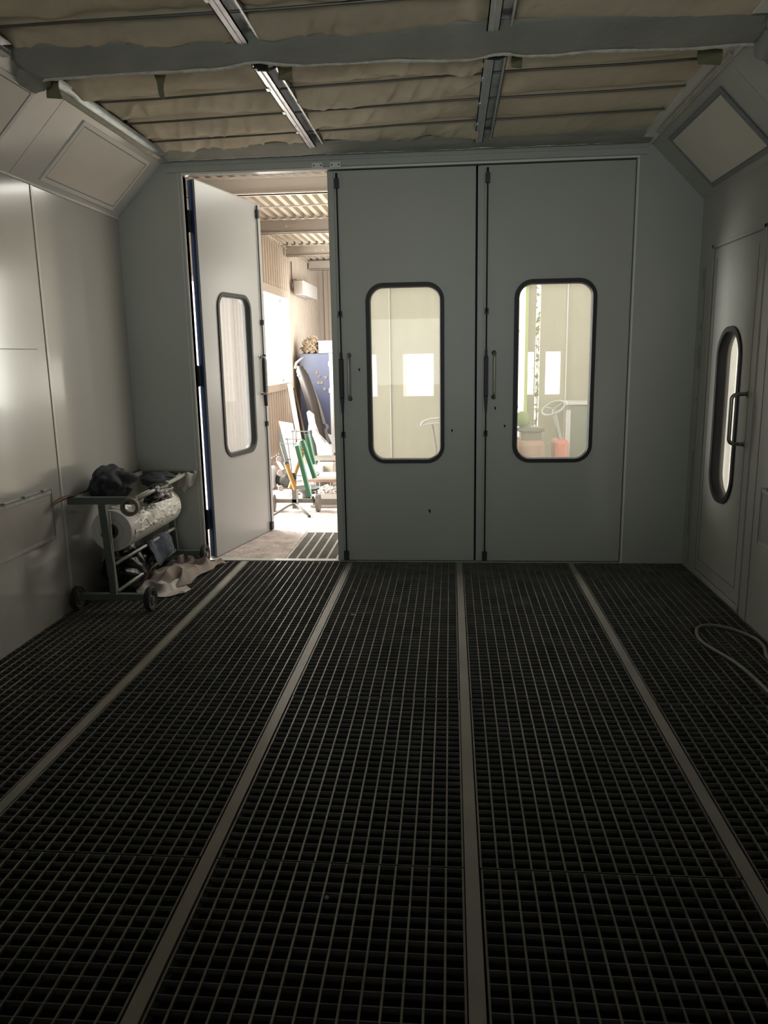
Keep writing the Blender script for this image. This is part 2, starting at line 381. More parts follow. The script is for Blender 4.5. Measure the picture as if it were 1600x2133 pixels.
# ------------------------------------------------------------------ ceiling grid
def ceiling_parts():
    bays = [(4.03, 5.50), (2.18, 3.73)]
    cols = [(-1.96, -.955), (-.845, .15), (.27, 1.27)]
    cn = ['left', 'middle', 'right']; bn = ['nearer the doors', 'overhead nearer the viewer']
    def rody(x, k, b): return (4.335 - .073*(x+.0) + .402*k) if b == 0 else (2.53 - .02*x + .45*k)
    for b, (y0, y1) in enumerate(bays):
        for c, (x0, x1) in enumerate(cols):
            rods = [0, 1, 2]
            def fn(u, v, x0=x0, x1=x1, y0=y0, y1=y1, b=b, c=c):
                x = x0 + u*(x1-x0+.03); y = y0-.03 + v*(y1-y0+.08)
                ks = [y0-.03] + [rody(x, k, b) for k in range(3)] + [y1+.05]
                z = 0; f = 0
                for a, e in zip(ks, ks[1:]):
                    if a <= y <= e:
                        f = (y-a)/(e-a); z = -(.034 + .012*math.sin(x*3+a*5))*math.sin(PI*f)**.55*(.5+.75*(f))
                wr = noise.fractal(Vector((x*4+c*3, y*2.0+b*7, 1.3)), 1, 2, 4)
                fold = abs(noise.noise(Vector((x*7+y*2.5+c, y*1.3, 4.2+b))))
                amt = .020 if (c == 0 or c == 1) else .008
                z += amt*wr - (.018 if c < 2 else .006)*max(0, .16-fold)*6*math.sin(PI*f)
                return Vector((x, y, 2.972 + z))
            o = MB().grid(fn, 70, 120).build('filter_mat', M['filter'], smooth=True)
            tag(o, 'sagging beige ceiling filter mat, %s column, %s' % (cn[c], bn[b]), 'filter mat', 'beige filter mats in the ceiling')
            o.modifiers.new('s', 'SOLIDIFY').thickness = .012
        for k in range(3):
            xa, xb = -1.97, 1.29
            a = Vector((xa, rody(xa, k, b), 2.944)); e = Vector((xb, rody(xb, k, b), 2.944))
            mid = [(a.lerp(e, t/8) + Vector((0, .006*math.sin(t*2+k), -.003*math.sin(t)))) for t in range(9)]
            o = MB().tube(mid, .0065, 8).build('support_rod', M['rodsteel'])
            relz = ['first', 'second', 'third']
            tag(o, ['thin dark ceiling rod near the doors, %s beyond the covered beam', 'thin dark ceiling rod overhead, %s counted from the viewer'][b] % relz[k], 'rod', 'thin rods holding the filter mats')
    for x, lab in ((-.90, 'bright aluminium ceiling rail running towards the open door'), (.21, 'pale ceiling rail above the two closed doors')):
        m = MB()
        for (ya, yb) in ((2.15, 3.75), (4.0, 5.56)):
            m.box(-.055, .0, ya, yb, 0, .006); m.box(-.055, -.050, ya, yb, 0, .02); m.box(-.004, .0, ya, yb, 0, .06)
            m.box(.045, .055, ya, yb, .01, .06); m.box(.0, .055, ya, yb, .055, .06); m.box(-.031, -.026, ya, yb, -.004, 0)
            for q in range(3): m.box(-.062, -.045, ya+.32+.4*q, ya+.36+.4*q, -.003, .012)
        o = m.build('ceiling_rail', M['alu'], loc=(x, 0, 2.924)); tag(o, lab, 'rail')
    # cloth-wrapped cross beams
    def roll(yn, yf, x0, x1, depth, name, lab, seed, rag):
        root = empty(name, ((x0+x1)/2, (yn+yf)/2, 2.95), 0, lab, 'beam')
        def edge(x): 
            d = min(abs(x+.90), abs(x-.21))
            return .05*noise.fractal(Vector((x*1.1+seed, 3.3, seed)), 1, 2, 3)*rag - .055*math.exp(-(d/.10)**2)*rag + .008*noise.noise(Vector((x*9, seed, 0)))
        def fn(u, v):
            x = x0 + u*(x1-x0); ye = yf + edge(x); y = yn + v*(ye-yn)
            z = 2.955 - depth*math.sin(PI*v*.56)**.8 + .008*noise.fractal(Vector((x*3, y*8, seed)), 1, 2, 4)
            return Vector((x, y, z)) - Vector(root.location)
        o = MB().grid(fn, 160, 18).build('cloth_cover', M['roll'], root, smooth=True); o.modifiers.new('s', 'SOLIDIFY').thickness = .006
        pts = []
        for i in range(161):
            x = x0 + (x1-x0)*i/160
            pts.append(Vector((x, yf+edge(x)+.003, 2.955-depth+.004*noise.noise(Vector((x*20, 1, 0))))) - Vector(root.location))
        rs = [.009+.004*noise.noise(Vector((i*.7, seed, 0))) for i in range(161)]
        MB().tube(pts, rs, 6).build('frayed_edge', M['fray'], root, smooth=True)
        MB().box(x0+.02-root.location.x, x1-.02-root.location.x, yn+.05-root.location.y, yf-.09-root.location.y, .01, .10).build('beam_core', M['frame'], root)
        return root
    roll(3.70, 3.91, -2.02, 1.36, .07, 'covered_beam', 'grey cloth covered cross beam with frayed pale edge overhead', 2.0, 1.0)
    roll(5.46, 5.66, -2.01, 1.33, .035, 'covered_beam', 'grey cloth strip with ragged edge above the doors', 5.0, .45)
    # end lumps of the wrapped beam
    o = MB().blob((0, 0, 0), (.07, .10, .065), .3, 2, 3, seed=4).build('cloth_bundle', M['roll'], smooth=True, loc=(-2.02, 3.93, 2.905)); tag(o, 'bunched grey cloth at the left end of the overhead beam', 'cloth')
    o = MB().lathe((0, 0, 0), (1, 0, 0), [(0, 0), (.06, 0), (.068, .02), (.062, .10), (0, .10)]).build('cloth_bundle', M['roll'], smooth=True, loc=(1.35, 3.86, 2.865)); tag(o, 'rolled grey cloth end at the right end of the overhead beam', 'cloth')
    # hanging flaps
    def flap(x, y, wd, h, lab, tw=0, m='tape'):
        f = lambda u, v: Vector((-wd/2 + u*wd*(1 - tw*v*.7) + tw*.02*v, .02*v + .012*math.sin(v*5+u*2), -h*v))
        o = MB().grid(f, 6, 10, .003).build('hanging_flap', M[m], loc=(x, y, 2.925)); tag(o, lab, 'tape flap')
    flap(-1.955, 3.99, .07, .10, 'olive tape flap hanging beside the left end of the overhead beam')
    flap(-1.43, 4.05, .055, .105, 'twisted torn tape strip hanging from the left filter mat', 1)
    flap(-.80, 4.03, .07, .055, 'small olive tape piece beside the bright aluminium rail')
    flap(.31, 4.03, .05, .05, 'small dark tape piece beside the pale rail over the closed doors')
    flap(1.20, 4.05, .11, .07, 'dark olive flap hanging at the right end of the overhead beam')
    # clamps in the beam edge
    for x, lab in ((-.90, 'black clamp where the bright rail meets the overhead beam'), (.19, 'black clamp where the pale rail meets the overhead beam')):
        m = MB(); m.box(-.035, .03, -.015, .015, -.02, .01); m.tube([(-.02, 0, -.02), (.03, .0, -.024), (.07, .0, -.01)], .007, 8)
        o = m.build('rail_clamp', M['dsteel'], loc=(x, 3.975, 2.918)); tag(o, lab, 'clamp')
    # edge ledges left and right
    m = MB()
    for ya, yb in ((2.2, 3.69), (3.90, YB-.02)): m.box(SL-.01, SL+.035, ya, yb, 2.905, 2.925); m.box(SL+.03, SL+.036, ya, yb, 2.925, 2.955); m.box(SL+.03, SL+.085, ya, yb-.08, 2.926, 2.931)
    struct(m.build('trim_2', M['alu']), 'bright metal ledge along the left ceiling edge', 'trim')
    m = MB()
    for ya, yb in ((2.2, 3.69), (3.90, YB-.02)): m.box(SR-.075, SR+.01, ya, yb, 2.92, 2.93); m.box(SR-.01, SR, ya, yb, 2.90, 2.93); m.box(SR-.075, SR-.06, ya, yb-.08, 2.93, 2.96)
    struct(m.build('trim_3', M['frame']), 'pale ledge along the right ceiling edge', 'trim')
    def fs(u, v):
        y = 4.02 + v*1.5
        return Vector((SL-.012+.05*u, y, 2.905 - .012*math.sin(PI*u) + .002*noise.noise(Vector((y*6, u, 0)))))
    o = MB().grid(fs, 6, 60, .004).build('foam_strip', M['foam'], smooth=True); tag(o, 'pale yellow foam strip along the left ceiling edge', 'foam strip')
    def fs(u, v):
        y = 4.1 + v*1.3
        return Vector((SR-.03+.03*u, y, 2.912 - .01*math.sin(PI*u) + .004*noise.noise(Vector((y*6, u, 0)))))
    o = MB().grid(fs, 6, 60, .004).build('foam_strip', M['foam'], smooth=True); tag(o, 'pale foam strip along the right ceiling edge', 'foam strip')
    # header strip over the doors
    m = MB(); m.box(SL+.01, SR-.01, YB-.022, YB, 2.845, 2.91); m.box(SL+.01, SR-.01, YB-.035, YB-.02, 2.885, 2.895)
    struct(m.build('trim_4', M['backwall']), 'metal header strip above the doors', 'trim')
    for x, lab in ((-.925, 'small screwed plate over the gap of the open door'), (-.80, 'small screwed plate over the rod of the first closed door')):
        root = empty('screw_plate', (x, YB-.024, 2.852), 0, lab, 'plate')
        MB().box(-.037, .037, -.003, 0, -.018, .018).build('plate', M['frame'], root)
        for s in (-1, 1): MB().lathe((s*.024, -.003, 0), (0, -1, 0), [(0, .003), (.005, .002), (.005, 0)], 10).build('screw', M['dsteel'], root)
ceiling_parts()

# ------------------------------------------------------------------ luminaires in the slopes
def luminaire(side, yc, ln, lab):
    xm, zm = ((XL+SL)/2-.008, (Z1+ZC)/2-.008) if side < 0 else ((XR+SR)/2+.008, (Z1+ZC)/2-.018)
    root = empty('ceiling_light', (xm, yc, zm), 0, lab, 'ceiling light', 'recessed lights in the sloping panels')
    ang = math.atan2(ZC-Z1, abs(SL-XL)); wd = .425
    root.rotation_euler = (0, -ang if side < 0 else ang, 0)
    hl, hw = ln/2, wd/2; lo = -.009; hi = .004; t = .026     # local x across the slope, y along, -z into the room
    def ring(a, b, m, name, z0, z1, par):
        q = MB(); q.box(-hw+a, -hw+b, -hl+a, hl-a, z0, z1); q.box(hw-b, hw-a, -hl+a, hl-a, z0, z1)
        q.box(-hw+b, hw-b, -hl+a, -hl+b, z0, z1); q.box(-hw+b, hw-b, hl-b, hl-a, z0, z1); return q.build(name, m, par, bevel=.002)
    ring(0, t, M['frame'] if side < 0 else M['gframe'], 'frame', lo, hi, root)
    ring(t, t+.006, M['gframe'], 'inner_seal', -.008, hi, root)
    MB().box(-hw+t+.006, hw-t-.006, -hl+t+.006, hl-t-.006, -.006, hi).build('diffuser', M['diff'], root)
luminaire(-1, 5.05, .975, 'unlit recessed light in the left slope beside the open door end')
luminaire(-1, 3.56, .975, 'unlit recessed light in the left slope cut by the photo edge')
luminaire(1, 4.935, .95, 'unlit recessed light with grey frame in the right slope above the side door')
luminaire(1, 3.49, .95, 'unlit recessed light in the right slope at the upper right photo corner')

# ------------------------------------------------------------------ wall cover plates
def cover(side, y0, y1, z0, z1, lab):
    x = XL if side < 0 else XR; s = 1 if side < 0 else -1
    root = empty('cover_plate', (x, (y0+y1)/2, (z0+z1)/2), 0, lab, 'cover plate'); hy, hz = (y1-y0)/2, (z1-z0)/2
    bx = lambda q, a, b, *r: q.box(min(a*s, b*s), max(a*s, b*s), *r)
    q = MB(); bx(q, 0, .006, -hy+.012, hy-.012, -hz+.012, hz-.012); q.build('plate', M['cover'] if side < 0 else M['white'], root)
    q = MB(); bx(q, 0, .010, -hy, hy, hz-.022, hz); bx(q, 0, .010, -hy, hy, -hz, -hz+.018); bx(q, 0, .008, hy-.010, hy, -hz, hz); bx(q, 0, .008, -hy, -hy+.01, -hz, hz)
    q.build('border', M['wtape'], root)
    q = MB(); bx(q, 0, .012, -hy, hy, hz, hz+.006); bx(q, 0, .012, hy, hy+.005, -hz, hz)
    for t in range(5):
        yy = -hy + (.15+t*.19)*2*hy; bx(q, 0, .014, yy, yy+.012, hz-.004, hz+.014)
    q.build('sealing_edge', M['gframe'], root)
cover(-1, 3.30, 4.375, .495, .795, 'taped grey cover plate low on the left wall')
cover(1, 3.45, 4.33, .49, .80, 'white cover plate low on the right wall at the photo edge')

# ------------------------------------------------------------------ doors
DH = 2.815
def handle_part(root, x, z0, z1, out, y=0, r=.0095, name='handle'):
    m = MB(); d = .03
    pts = [(x, y, z1-.004), (x, y-out*.6, z1-.006)]
    for a in range(7):
        t = PI/2*a/6; pts.append((x, y-out*.6-out*.4*math.sin(t), z1-.006-d*(1-math.cos(t))))
    for a in range(7):
        t = PI/2*(1-a/6); pts.append((x, y-out*.6-out*.4*math.sin(t), z0+.006+d*(1-math.cos(t))))
    pts += [(x, y-out*.6, z0+.006), (x, y, z0+.004)]
    m.tube(pts, r, 12)
    for z in (z0+.005, z1-.005): m.lathe((x, y, z), (0, -1, 0), [(0, .006), (.016, .006), (.018, 0)], 16)
    o = m.build(name, M['steel'], root, smooth=True); o['label'] = 'brushed steel D handle'; return o
def folding_door(name, lab, loc, rz, W, free_left, paint, pane, w0, w1, blue=False, marks=()):
    root = empty(name, loc, rz, lab, 'door', None, 'structure')
    fx = (lambda x: x) if free_left else (lambda x: W-x)
    def B(q, a, b, *r): return q.box(min(fx(a), fx(b)), max(fx(a), fx(b)), *r)
    T = .052; z0, z1 = .012, DH
    hx = sorted((fx(w0), fx(w1))); hole = rrect(hx[0]+.012, hx[1]-.012, .77, 2.045, .115)
    q = MB(); holed_panel(q, .003, W-.003, z0, z1, hole, 0, T); q.build('leaf_panel', paint, root)
    q = MB(); gasket(q, hole, .036, 0, T, .010); o = q.build('window_gasket', M['rubber'], root, smooth=True)
    smooth_angle(o)
    ins = [(p[0], p[1]) for p in inset(hole, .012)]
    q = MB(); q.prism(ins, (0, .005, 0), (0, T*.5, 0)); q.build('window_pane', pane, root)
    q = MB(); B(q, 0, .044, -.006, 0, z0, z1-.006); q.build('edge_strip', paint, root, bevel=.0015)
    if marks:
        q = MB()
        for a, b in marks:
            q.blob((a, -.0005, b), (.006, .0012, .011), .5, 3, 2, seed=a*9)
        q.build('paint_chips', M['gapchip'], root)
    q = MB(); q.tube([(fx(.066), -.010, .02), (fx(.066), -.010, 2.775)], .0055, 8); q.build('latch_rod', M['dsteel'], root)
    for z in (1.845, .975):
        q = MB(); B(q, .052, .060, -.022, 0, z-.022, z+.022); B(q, .072, .080, -.022, 0, z-.022, z+.022); B(q, .060, .072, -.022, 0, z-.022, z-.012); q.build('rod_guide', M['dsteel'], root)
    q = MB(); B(q, .050, .082, -.026, 0, 2.70, 2.765); q.tube([(fx(.066), -.012, 2.765), (fx(.066), -.012, 2.80)], .008, 8); q.build('top_bolt', M['dsteel'], root)
    q = MB(); B(q, .048, .084, -.026, 0, .015, .085); q.build('bottom_bolt', M['dsteel'], root)
    q = MB(); B(q, .050, .080, -.034, 0, 1.25, 1.53); B(q, .056, .074, -.030, 0, 1.53, 1.575)
    q.prism([(fx(.050), 1.25), (fx(.080), 1.25), (fx(.072), 1.13), (fx(.060), 1.13)], (0, .026, 0), (0, -.028, 0)); q.build('lock_case', M['rubber'], root, bevel=.003)
    handle_part(root, fx(.122), 1.235, 1.56, .055)
    # hinge side
    q = MB(); B(q, W-.002, W+.0, -.001, T, z0, z1); q.build('hinge_edge', M['blue'] if blue else M['leaf'], root)
    if blue:
        q = MB(); B(q, W-.001, W+.003, -.002, .014, z0, z1); q.build('edge_seal', M['gframe'], root)
        q = MB(); q.box(0, W, T, T+.004, z0, z1) if False else q.box(0.0, .2, T, T+.004, z0, z1); q.build('outer_skin', M['blue'], root)
        q = MB(); B(q, .0, W, -.001, T+.001, z1, z1+.006); B(q, 0, W, -.001, T+.001, z0-.006, z0); q.build('rim_strip', M['gframe'], root)
        for z in (.31, 2.53, 1.42):
            q = MB(); q.box(-.012, -.002, T-.012, T+.022, z-.075, z+.075); q.tube([(-.014, T+.012, z-.08), (-.014, T+.012, z+.08)], .012, 10)
            q.build('hinge', M['dsteel'], root)
    return root
folding_door('door_1', 'pale folding door leaf standing open into the hall, blue edge', (-1.845, 5.795, 0), math.radians(77.6), 1.045, False, M['leaf_open'], M['pane1'], .255, .82, True)
folding_door('door_2', 'closed grey door leaf left of the other closed one', (-.862, YB-.002, 0), 0, 1.035, True, M['leaf'], M['pane'], .250, .815, marks=((.70, .40), (.705, .392), (.195, 1.45), (.87, 1.0)))
folding_door('door_3', 'closed grey door leaf beside the right wall corner', (.187, YB-.002, 0), 0, 1.062, True, M['leaf'], M['pane'], .262, .836, marks=((.205, 1.03), (.135, 1.16)))
# added dark strip that blocks hall light behind the leaf gaps
m = MB(); m.box(-.87, DX1+.012, YB+.052, YB+.068, ZT-.018, ZT+.02); m.box(.150, .205, YB+.052, YB+.068, 0, ZT); m.box(DX1-.02, DX1+.012, YB+.052, YB+.068, 0, ZT); m.box(-.87, DX1, YB+.052, YB+.068, -.01, .02)
struct(m.build('trim_5', M['gapchip']), 'added dark strip blocking light behind gaps of the closed leaves', 'trim')
m = MB(); m.box(DX0-.035, DX0-.031, YB-.004, YB, 0, ZT+.05); m.box(DX0-.012, DX0, YB-.006, YB+.06, 0, ZT); m.box(DX1+.004, DX1+.016, YB-.006, YB, 0, ZT); m.box(DX0-.012, DX1+.016, YB-.006, YB, ZT+.006, ZT+.02)
struct(m.build('trim_6', M['frame']), 'narrow metal frame around the folding door opening', 'trim')

# side door on the right wall (local x runs from the far jamb towards the viewer)
def side_door():
    root = empty('door_4', (XR, 5.405, 0), -PI/2, 'narrow grey side door with slim rounded window in the right wall', 'door', None, 'structure')
    W = .81; T = .055; hole = rrect(.205, .595, .605, 1.675, .175, 10)
    q = MB(); holed_panel(q, 0, W, SZ0, SZ1, hole, 0, T); q.build('leaf_panel', M['rightwall'], root)
    q = MB(); gasket(q, hole, .042, 0, T, .012); smooth_angle(q.build('window_gasket', M['rubber'], root))
    ins = [(p[0], p[1]) for p in inset(hole, .02)]
    q = MB(); q.prism(ins, (0, .005, 0), (0, T*.72, 0)); q.build('window_pane', M['pane4'], root)
    h = handle_part(root, .738, 1.0, 1.30, .088, r=.011)
    q = MB()
    for a, b, c, d in ((-.035, -.010, .0, 2.215), (W+.010, W+.035, .0, 2.215)): q.box(a, b, -.008, 0, c, d)
    q.box(-.035, W+.035, -.008, 0, SZ1+.008, SZ1+.030); q.box(-.035, W+.035, -.010, 0, .01, SZ0-.010)
    q.build('door_frame', M['rightwall'], root, bevel=.002)
    q = MB(); q.box(-.010, -.001, -.001, .05, SZ0, SZ1); q.box(W+.001, W+.010, -.001, .05, SZ0, SZ1); q.box(-.01, W+.01, -.001, .05, SZ1, SZ1+.009); q.box(-.01, W+.01, -.001, .05, SZ0-.009, SZ0)
    q.build('door_seal', M['gframe'], root)
    q = MB(); e = .0035
    for a, b, c, d in ((.055, .06, .13, SZ1-.06), (W-.06, W-.055, .13, SZ1-.06), (.055, W-.055, .13, .135)): q.box(a, b, -.002, 0, c, d)
    q.build('pressed_line', M['gframe'], root)
side_door()
m = MB(); m.box(XR-.0025, XR, 5.565, 5.572, .05, 2.1); m.box(XR-.0025, XR, 4.44, 4.446, 0, 2.3)
for a, b in ((1.95, 2.08), (1.68, 1.74), (1.42, 1.58), (1.2, 1.22), (.25, .85)): m.box(XR-.004, XR, 5.60, 5.61, a, b)
struct(m.build('trim_7', M['gframe']), 'dark joint lines on the right wall around the side door', 'trim')

# ------------------------------------------------------------------ masking trolley
def trolley():
    O = Vector((-2.12, 5.05, 0))
    root = empty('masking_trolley', O, 0, 'green grey masking film trolley on wheels by the left wall', 'trolley')
    L = lambda p: Vector(p) - O
    def end_frame(y, nm):
        q = MB(); q.box(-2.35-O.x, -1.915-O.x, y-.02-O.y, y+.02-O.y, .684, .728); q.build('top_bar', M['cart'], root, bevel=.002)
        q = MB(); q.beam(L((-2.105, y, .09)), L((-2.137, y, .69)), .046, .03, (0, 1, 0)); q.build('post', M['cart'], root, bevel=.002)
        q = MB(); q.box(-2.33-O.x, -1.90-O.x, y-.02-O.y, y+.02-O.y, .072, .112); q.build('base_bar', M['cart'], root, bevel=.002)
    end_frame(4.5, 'n'); end_frame(5.60, 'f')
    def wheel(x, y, r):
        q = MB(); q.lathe(L((x-.018, y, r)), (1, 0, 0), [(r*.74, .002), (r*.92, 0), (r, .008), (r, .028), (r*.92, .036), (r*.74, .034), (r*.74, .002)], 32)
        wo = q.build('wheel', M['tyre'], root); smooth_angle(wo)
        q = MB(); q.lathe(L((x-.014, y, r)), (1, 0, 0), [(r*.76, 0), (r*.68, 0), (r*.68, .028), (r*.76, .028)], 32)
        q.lathe(L((x-.022, y, r)), (1, 0, 0), [(0, 0), (.017, 0), (.017, .044), (0, .044)], 16)
        for k in range(5):
            a = 2*PI*k/5+.3; c = L((x, y, r)); d = Vector((0, math.cos(a), math.sin(a))); q.beam(c, c+d*r*.72, .014, .010, (1, 0, 0))
        q.build('wheel_rim', M['hub'], wo)
    for y in (4.5, 5.60):
        for x in (-2.352, -1.878): wheel(x, y, .078)
    q = MB(); q.tube([L((-1.94, 4.47, .70)), L((-1.99, 5.63, .70))], .014, 12); q.tube([L((-1.975, 4.5, .70)), L((-2.02, 5.6, .70))], .009, 10); q.build('film_rail', M['tube'], root, smooth=True)
    q = MB(); q.tube([L((-2.315, 4.5, .733)), L((-2.345, 5.6, .733))], .005, 8); q.build('cutting_wire', M['rubber'], root)
    q = MB(); q.box(-2.335-O.x, -2.31-O.x, 4.52-O.y, 5.6-O.y, .70, .728); q.build('side_rail', M['tube'], root)
    q = MB(); q.tube([L((-2.09, 4.5, .30)), L((-2.105, 5.6, .285))], .011, 10); q.build('cross_tube', M['tube'], root, smooth=True)
    q = MB(); q.tube([L((-2.085, 4.5, .125)), L((-2.105, 5.6, .115))], .011, 10); q.build('cross_tube', M['tube'], root, smooth=True)
    q = MB(); q.box(-2.087-O.x, -2.080-O.x, 4.475-O.y, 4.48-O.y, .11, .64); q.build('pale_edge', M['tube'], root)
    q = MB(); q.tube([L((-2.155, 4.52, .485)), L((-2.14, 5.60, .485))], .018, 10); q.build('roll_axle', M['cart'], root)
    # roll of film
    o = MB().lathe((0, -.45, 0), (.012, 1, 0), [(.045, 0), (.132, 0), (.135, .01), (.135, .88), (.132, .89), (.045, .89), (.045, 0)], 48)
    froot = empty('masking_film_roll', (-2.148, 5.07, .485), 0, 'white masking film roll held on the trolley', 'film roll')
    r_ = o.build('film_body', M['film'], froot); smooth_angle(r_)
    MB().lathe((0, -.452, 0), (.012, 1, 0), [(.024, 0), (.046, 0), (.046, .894), (.024, .894), (.024, 0)], 24).build('core', M['core'], froot)
    MB().lathe((0, -.4535, 0), (.012, 1, 0), [(.075, 0), (.078, 0), (.078, .002), (.075, .002), (.075, 0)], 40).build('wound_ring', M['palepaper'], froot)
    def drape(u, v):
        y = -.40 + .80*v; a1 = math.radians(100); low = -38 + 34*abs(math.sin(v*PI*1.3+.25)) - 10*math.sin(v*3)
        a0 = math.radians(low); a = a1 + (a0-a1)*u
        n = noise.fractal(Vector((y*6 + a*1.3, a*1.5 - y*4, 3)), 1, 2, 3); rr = .138 + .045*max(0, .2-abs(n)) + .010*u*max(0, noise.noise(Vector((y*14, a, 1))))
        return Vector((math.cos(a)*rr + .012*y, y, math.sin(a)*rr))
    o = MB().grid(drape, 44, 110, .0012).build('film_sheet', mat('crumpled_film', (.80, .78, .72), .25, 0, .05, 9, .15, 20, spec=.8), froot, smooth=True)
    # tape roll hanging on the rail end
    o = MB().lathe((0, -.02, 0), (-.15, 1, 0), [(.038, 0), (.055, 0), (.055, .042), (.038, .042), (.038, 0)], 40).build('tape_roll', M['masktape'], loc=(-1.937, 4.452, .675)); smooth_angle(o)
    tag(o, 'brown tape roll hanging on the trolley rail end', 'tape roll')
    MB().lathe((0, -.018, 0), (-.15, 1, 0), [(.0365, 0), (.0395, -.003), (.0395, .042), (.0365, .042), (.0365, 0)], 32).build('cardboard_ring', M['core'], o)
    # cloth lumps
    def cloth(c, r, m, lab, amp=.3, fr=1.1, seed=1, cat='cloth', nm='cloth_heap', flat=None):
        q = MB().blob((0, 0, 0), r, amp, fr, 5, seed=seed, flat=flat, ridge=True)
        for v in q.bm.verts:
            v.co += Vector((1, 1, 1))*.006*noise.fractal(Vector(v.co)*12+Vector((seed,)*3), 1, 2, 2) + Vector((0, 0, .014*abs(noise.noise(Vector(v.co)*8))))
        o = q.build(nm, m, smooth=True, loc=c); tag(o, lab, cat); return o
    cloth((-2.235, 4.86, .755), (.125, .20, .105), M['navy'], 'dark cloth bundle lying on top of the trolley', seed=1, amp=.3)
    cloth((-1.985, 5.02, .660), (.075, .19, .065), M['blackbag'], 'black plastic bag on the film roll under the rail', seed=2, cat='bag', nm='black_bag', flat=-.05)
    cloth((-2.10, 5.35, .70), (.13, .15, .05), M['navy'], 'folded black cloth at the far end of the trolley top', seed=6, amp=.25)
    cloth((-2.215, 4.97, .145), (.15, .24, .16), M['blackbag'], 'black rubbish bag on the floor under the trolley', seed=3, cat='bag', nm='black_bag', flat=-.135)
    # grey-blue cloth hung over the lower tube
    def hang(u, v):
        y = 5.02 + .42*v; a = -1 + 2*u; z = .315 - .16*abs(a)**1.3 - .03*math.sin(v*7)*abs(a); x = -2.10 + .075*a + .015*math.sin(v*9+a*2)
        n = noise.fractal(Vector((x*12, y*9, z*9)), 1, 2, 4); return Vector((x+.02*n, y, z+.012*n))
    tag(MB().grid(hang, 26, 40, .003).build('hanging_cloth', M['denim'], smooth=True), 'blue grey cloth hung over the trolley lower tube', 'cloth')
    # paper scrap on the far end
    def scrap(u, v):
        return Vector((-1.985 - .05 + .14*u, 5.58 - .05*v + .02*math.sin(u*8), .715 - .07*v*v*(1+.9*math.sin(u*3+.5)) + .008*math.sin(u*14)))
    tag(MB().grid(scrap, 16, 10, .001).build('paper_scrap', M['palepaper'], smooth=True), 'pale torn paper scrap over the trolley far corner', 'paper')
    # brush
    b = empty('paint_brush', (-2.34, 4.46, .728), 0, 'copper coloured brush on the trolley left end', 'brush')
    MB().tube([(.02, .05, .006), (.0, 0, .006)], .009, 10).build('ferrule', M['dsteel'], b)
    MB().tube([(0, 0, .006), (-.012, -.05, .002), (-.02, -.12, -.012), (-.024, -.16, -.02)], [.011, .012, .008, .002], 8).build('bristles', M['brush'], b)
trolley()
# crumpled paper on the floor
def paper(name, cx, cy, lx, ly, h, rz, m, lab, seed, fr=5):
    def fn(u, v):
        x, y = (u-.5)*lx, (v-.5)*ly; e = min(u, 1-u, v, 1-v)*6; e = min(1, e)
        k = noise.fractal(Vector((x*fr*1.3+seed, y*fr*.8, seed)), 1, 2, 2); r = abs(k)
        return Vector((x + .05*noise.noise(Vector((y*7, seed, 0))), y + .05*noise.noise(Vector((x*7, 0, seed))), .006 + h*max(0, (.9-1.9*r))*(.25+.75*e)*max(.2, noise.noise(Vector((x*3+seed, y*3, 9)))+.6)))
    o = MB().grid(fn, 46, 46, .0015).build(name, m, loc=(cx, cy, 0)); o.rotation_euler = (0, 0, rz); tag(o, lab, 'paper'); return o
paper('kraft_paper', -1.99, 5.34, .42, .66, .11, -.25, M['kraft'], 'crumpled brown masking paper on the grating at the trolley far end', 3.1, 4)
paper('kraft_paper', -1.98, 4.93, .34, .34, .07, .35, M['palepaper'], 'pale crumpled masking paper on the grating behind the front wheel', 7.7, 5)
paper('kraft_paper', -2.02, 5.60, .26, .18, .13, .1, M['kraft'], 'brown paper pushed up against the back wall beside the door frame', 5.2, 5)

# ------------------------------------------------------------------ hose
hp = [(1.64,1.0),(1.63,2.0),(1.61,2.9),(1.63,3.3),(1.618,3.60),(1.605,3.843),(1.64,3.98),(1.648,4.09),(1.625,4.17),(1.58,4.255),(1.53,4.30),(1.485,4.325),(1.435,4.32),(1.385,4.27),(1.355,4.18),(1.345,4.08),(1.362,3.98),(1.392,3.885),(1.415,3.80),(1.432,3.71),(1.442,3.60),(1.447,3.50),(1.449,3.43),(1.452,3.2),(1.46,2.9),(1.50,2.0),(1.52,1.0)]
def spline(P, n=6):
    out = []
    for i in range(len(P)-1):
        p0, p1, p2, p3 = [Vector(P[max(0, min(len(P)-1, i+k))]) for k in (-1, 0, 1, 2)]
        for j in range(n):
            t = j/n; out.append(.5*((2*p1) + (p2-p0)*t + (2*p0-5*p1+4*p2-p3)*t*t + (3*p1-p0-3*p2+p3)*t**3))
    return out + [Vector(P[-1])]
pts = spline([(x, y, .0105) for x, y in hp])
tag(MB().tube(pts, .0095, 12).build('air_hose', M['hose'], smooth=True), 'grey rubber hose looped on the grating by the right wall', 'hose')

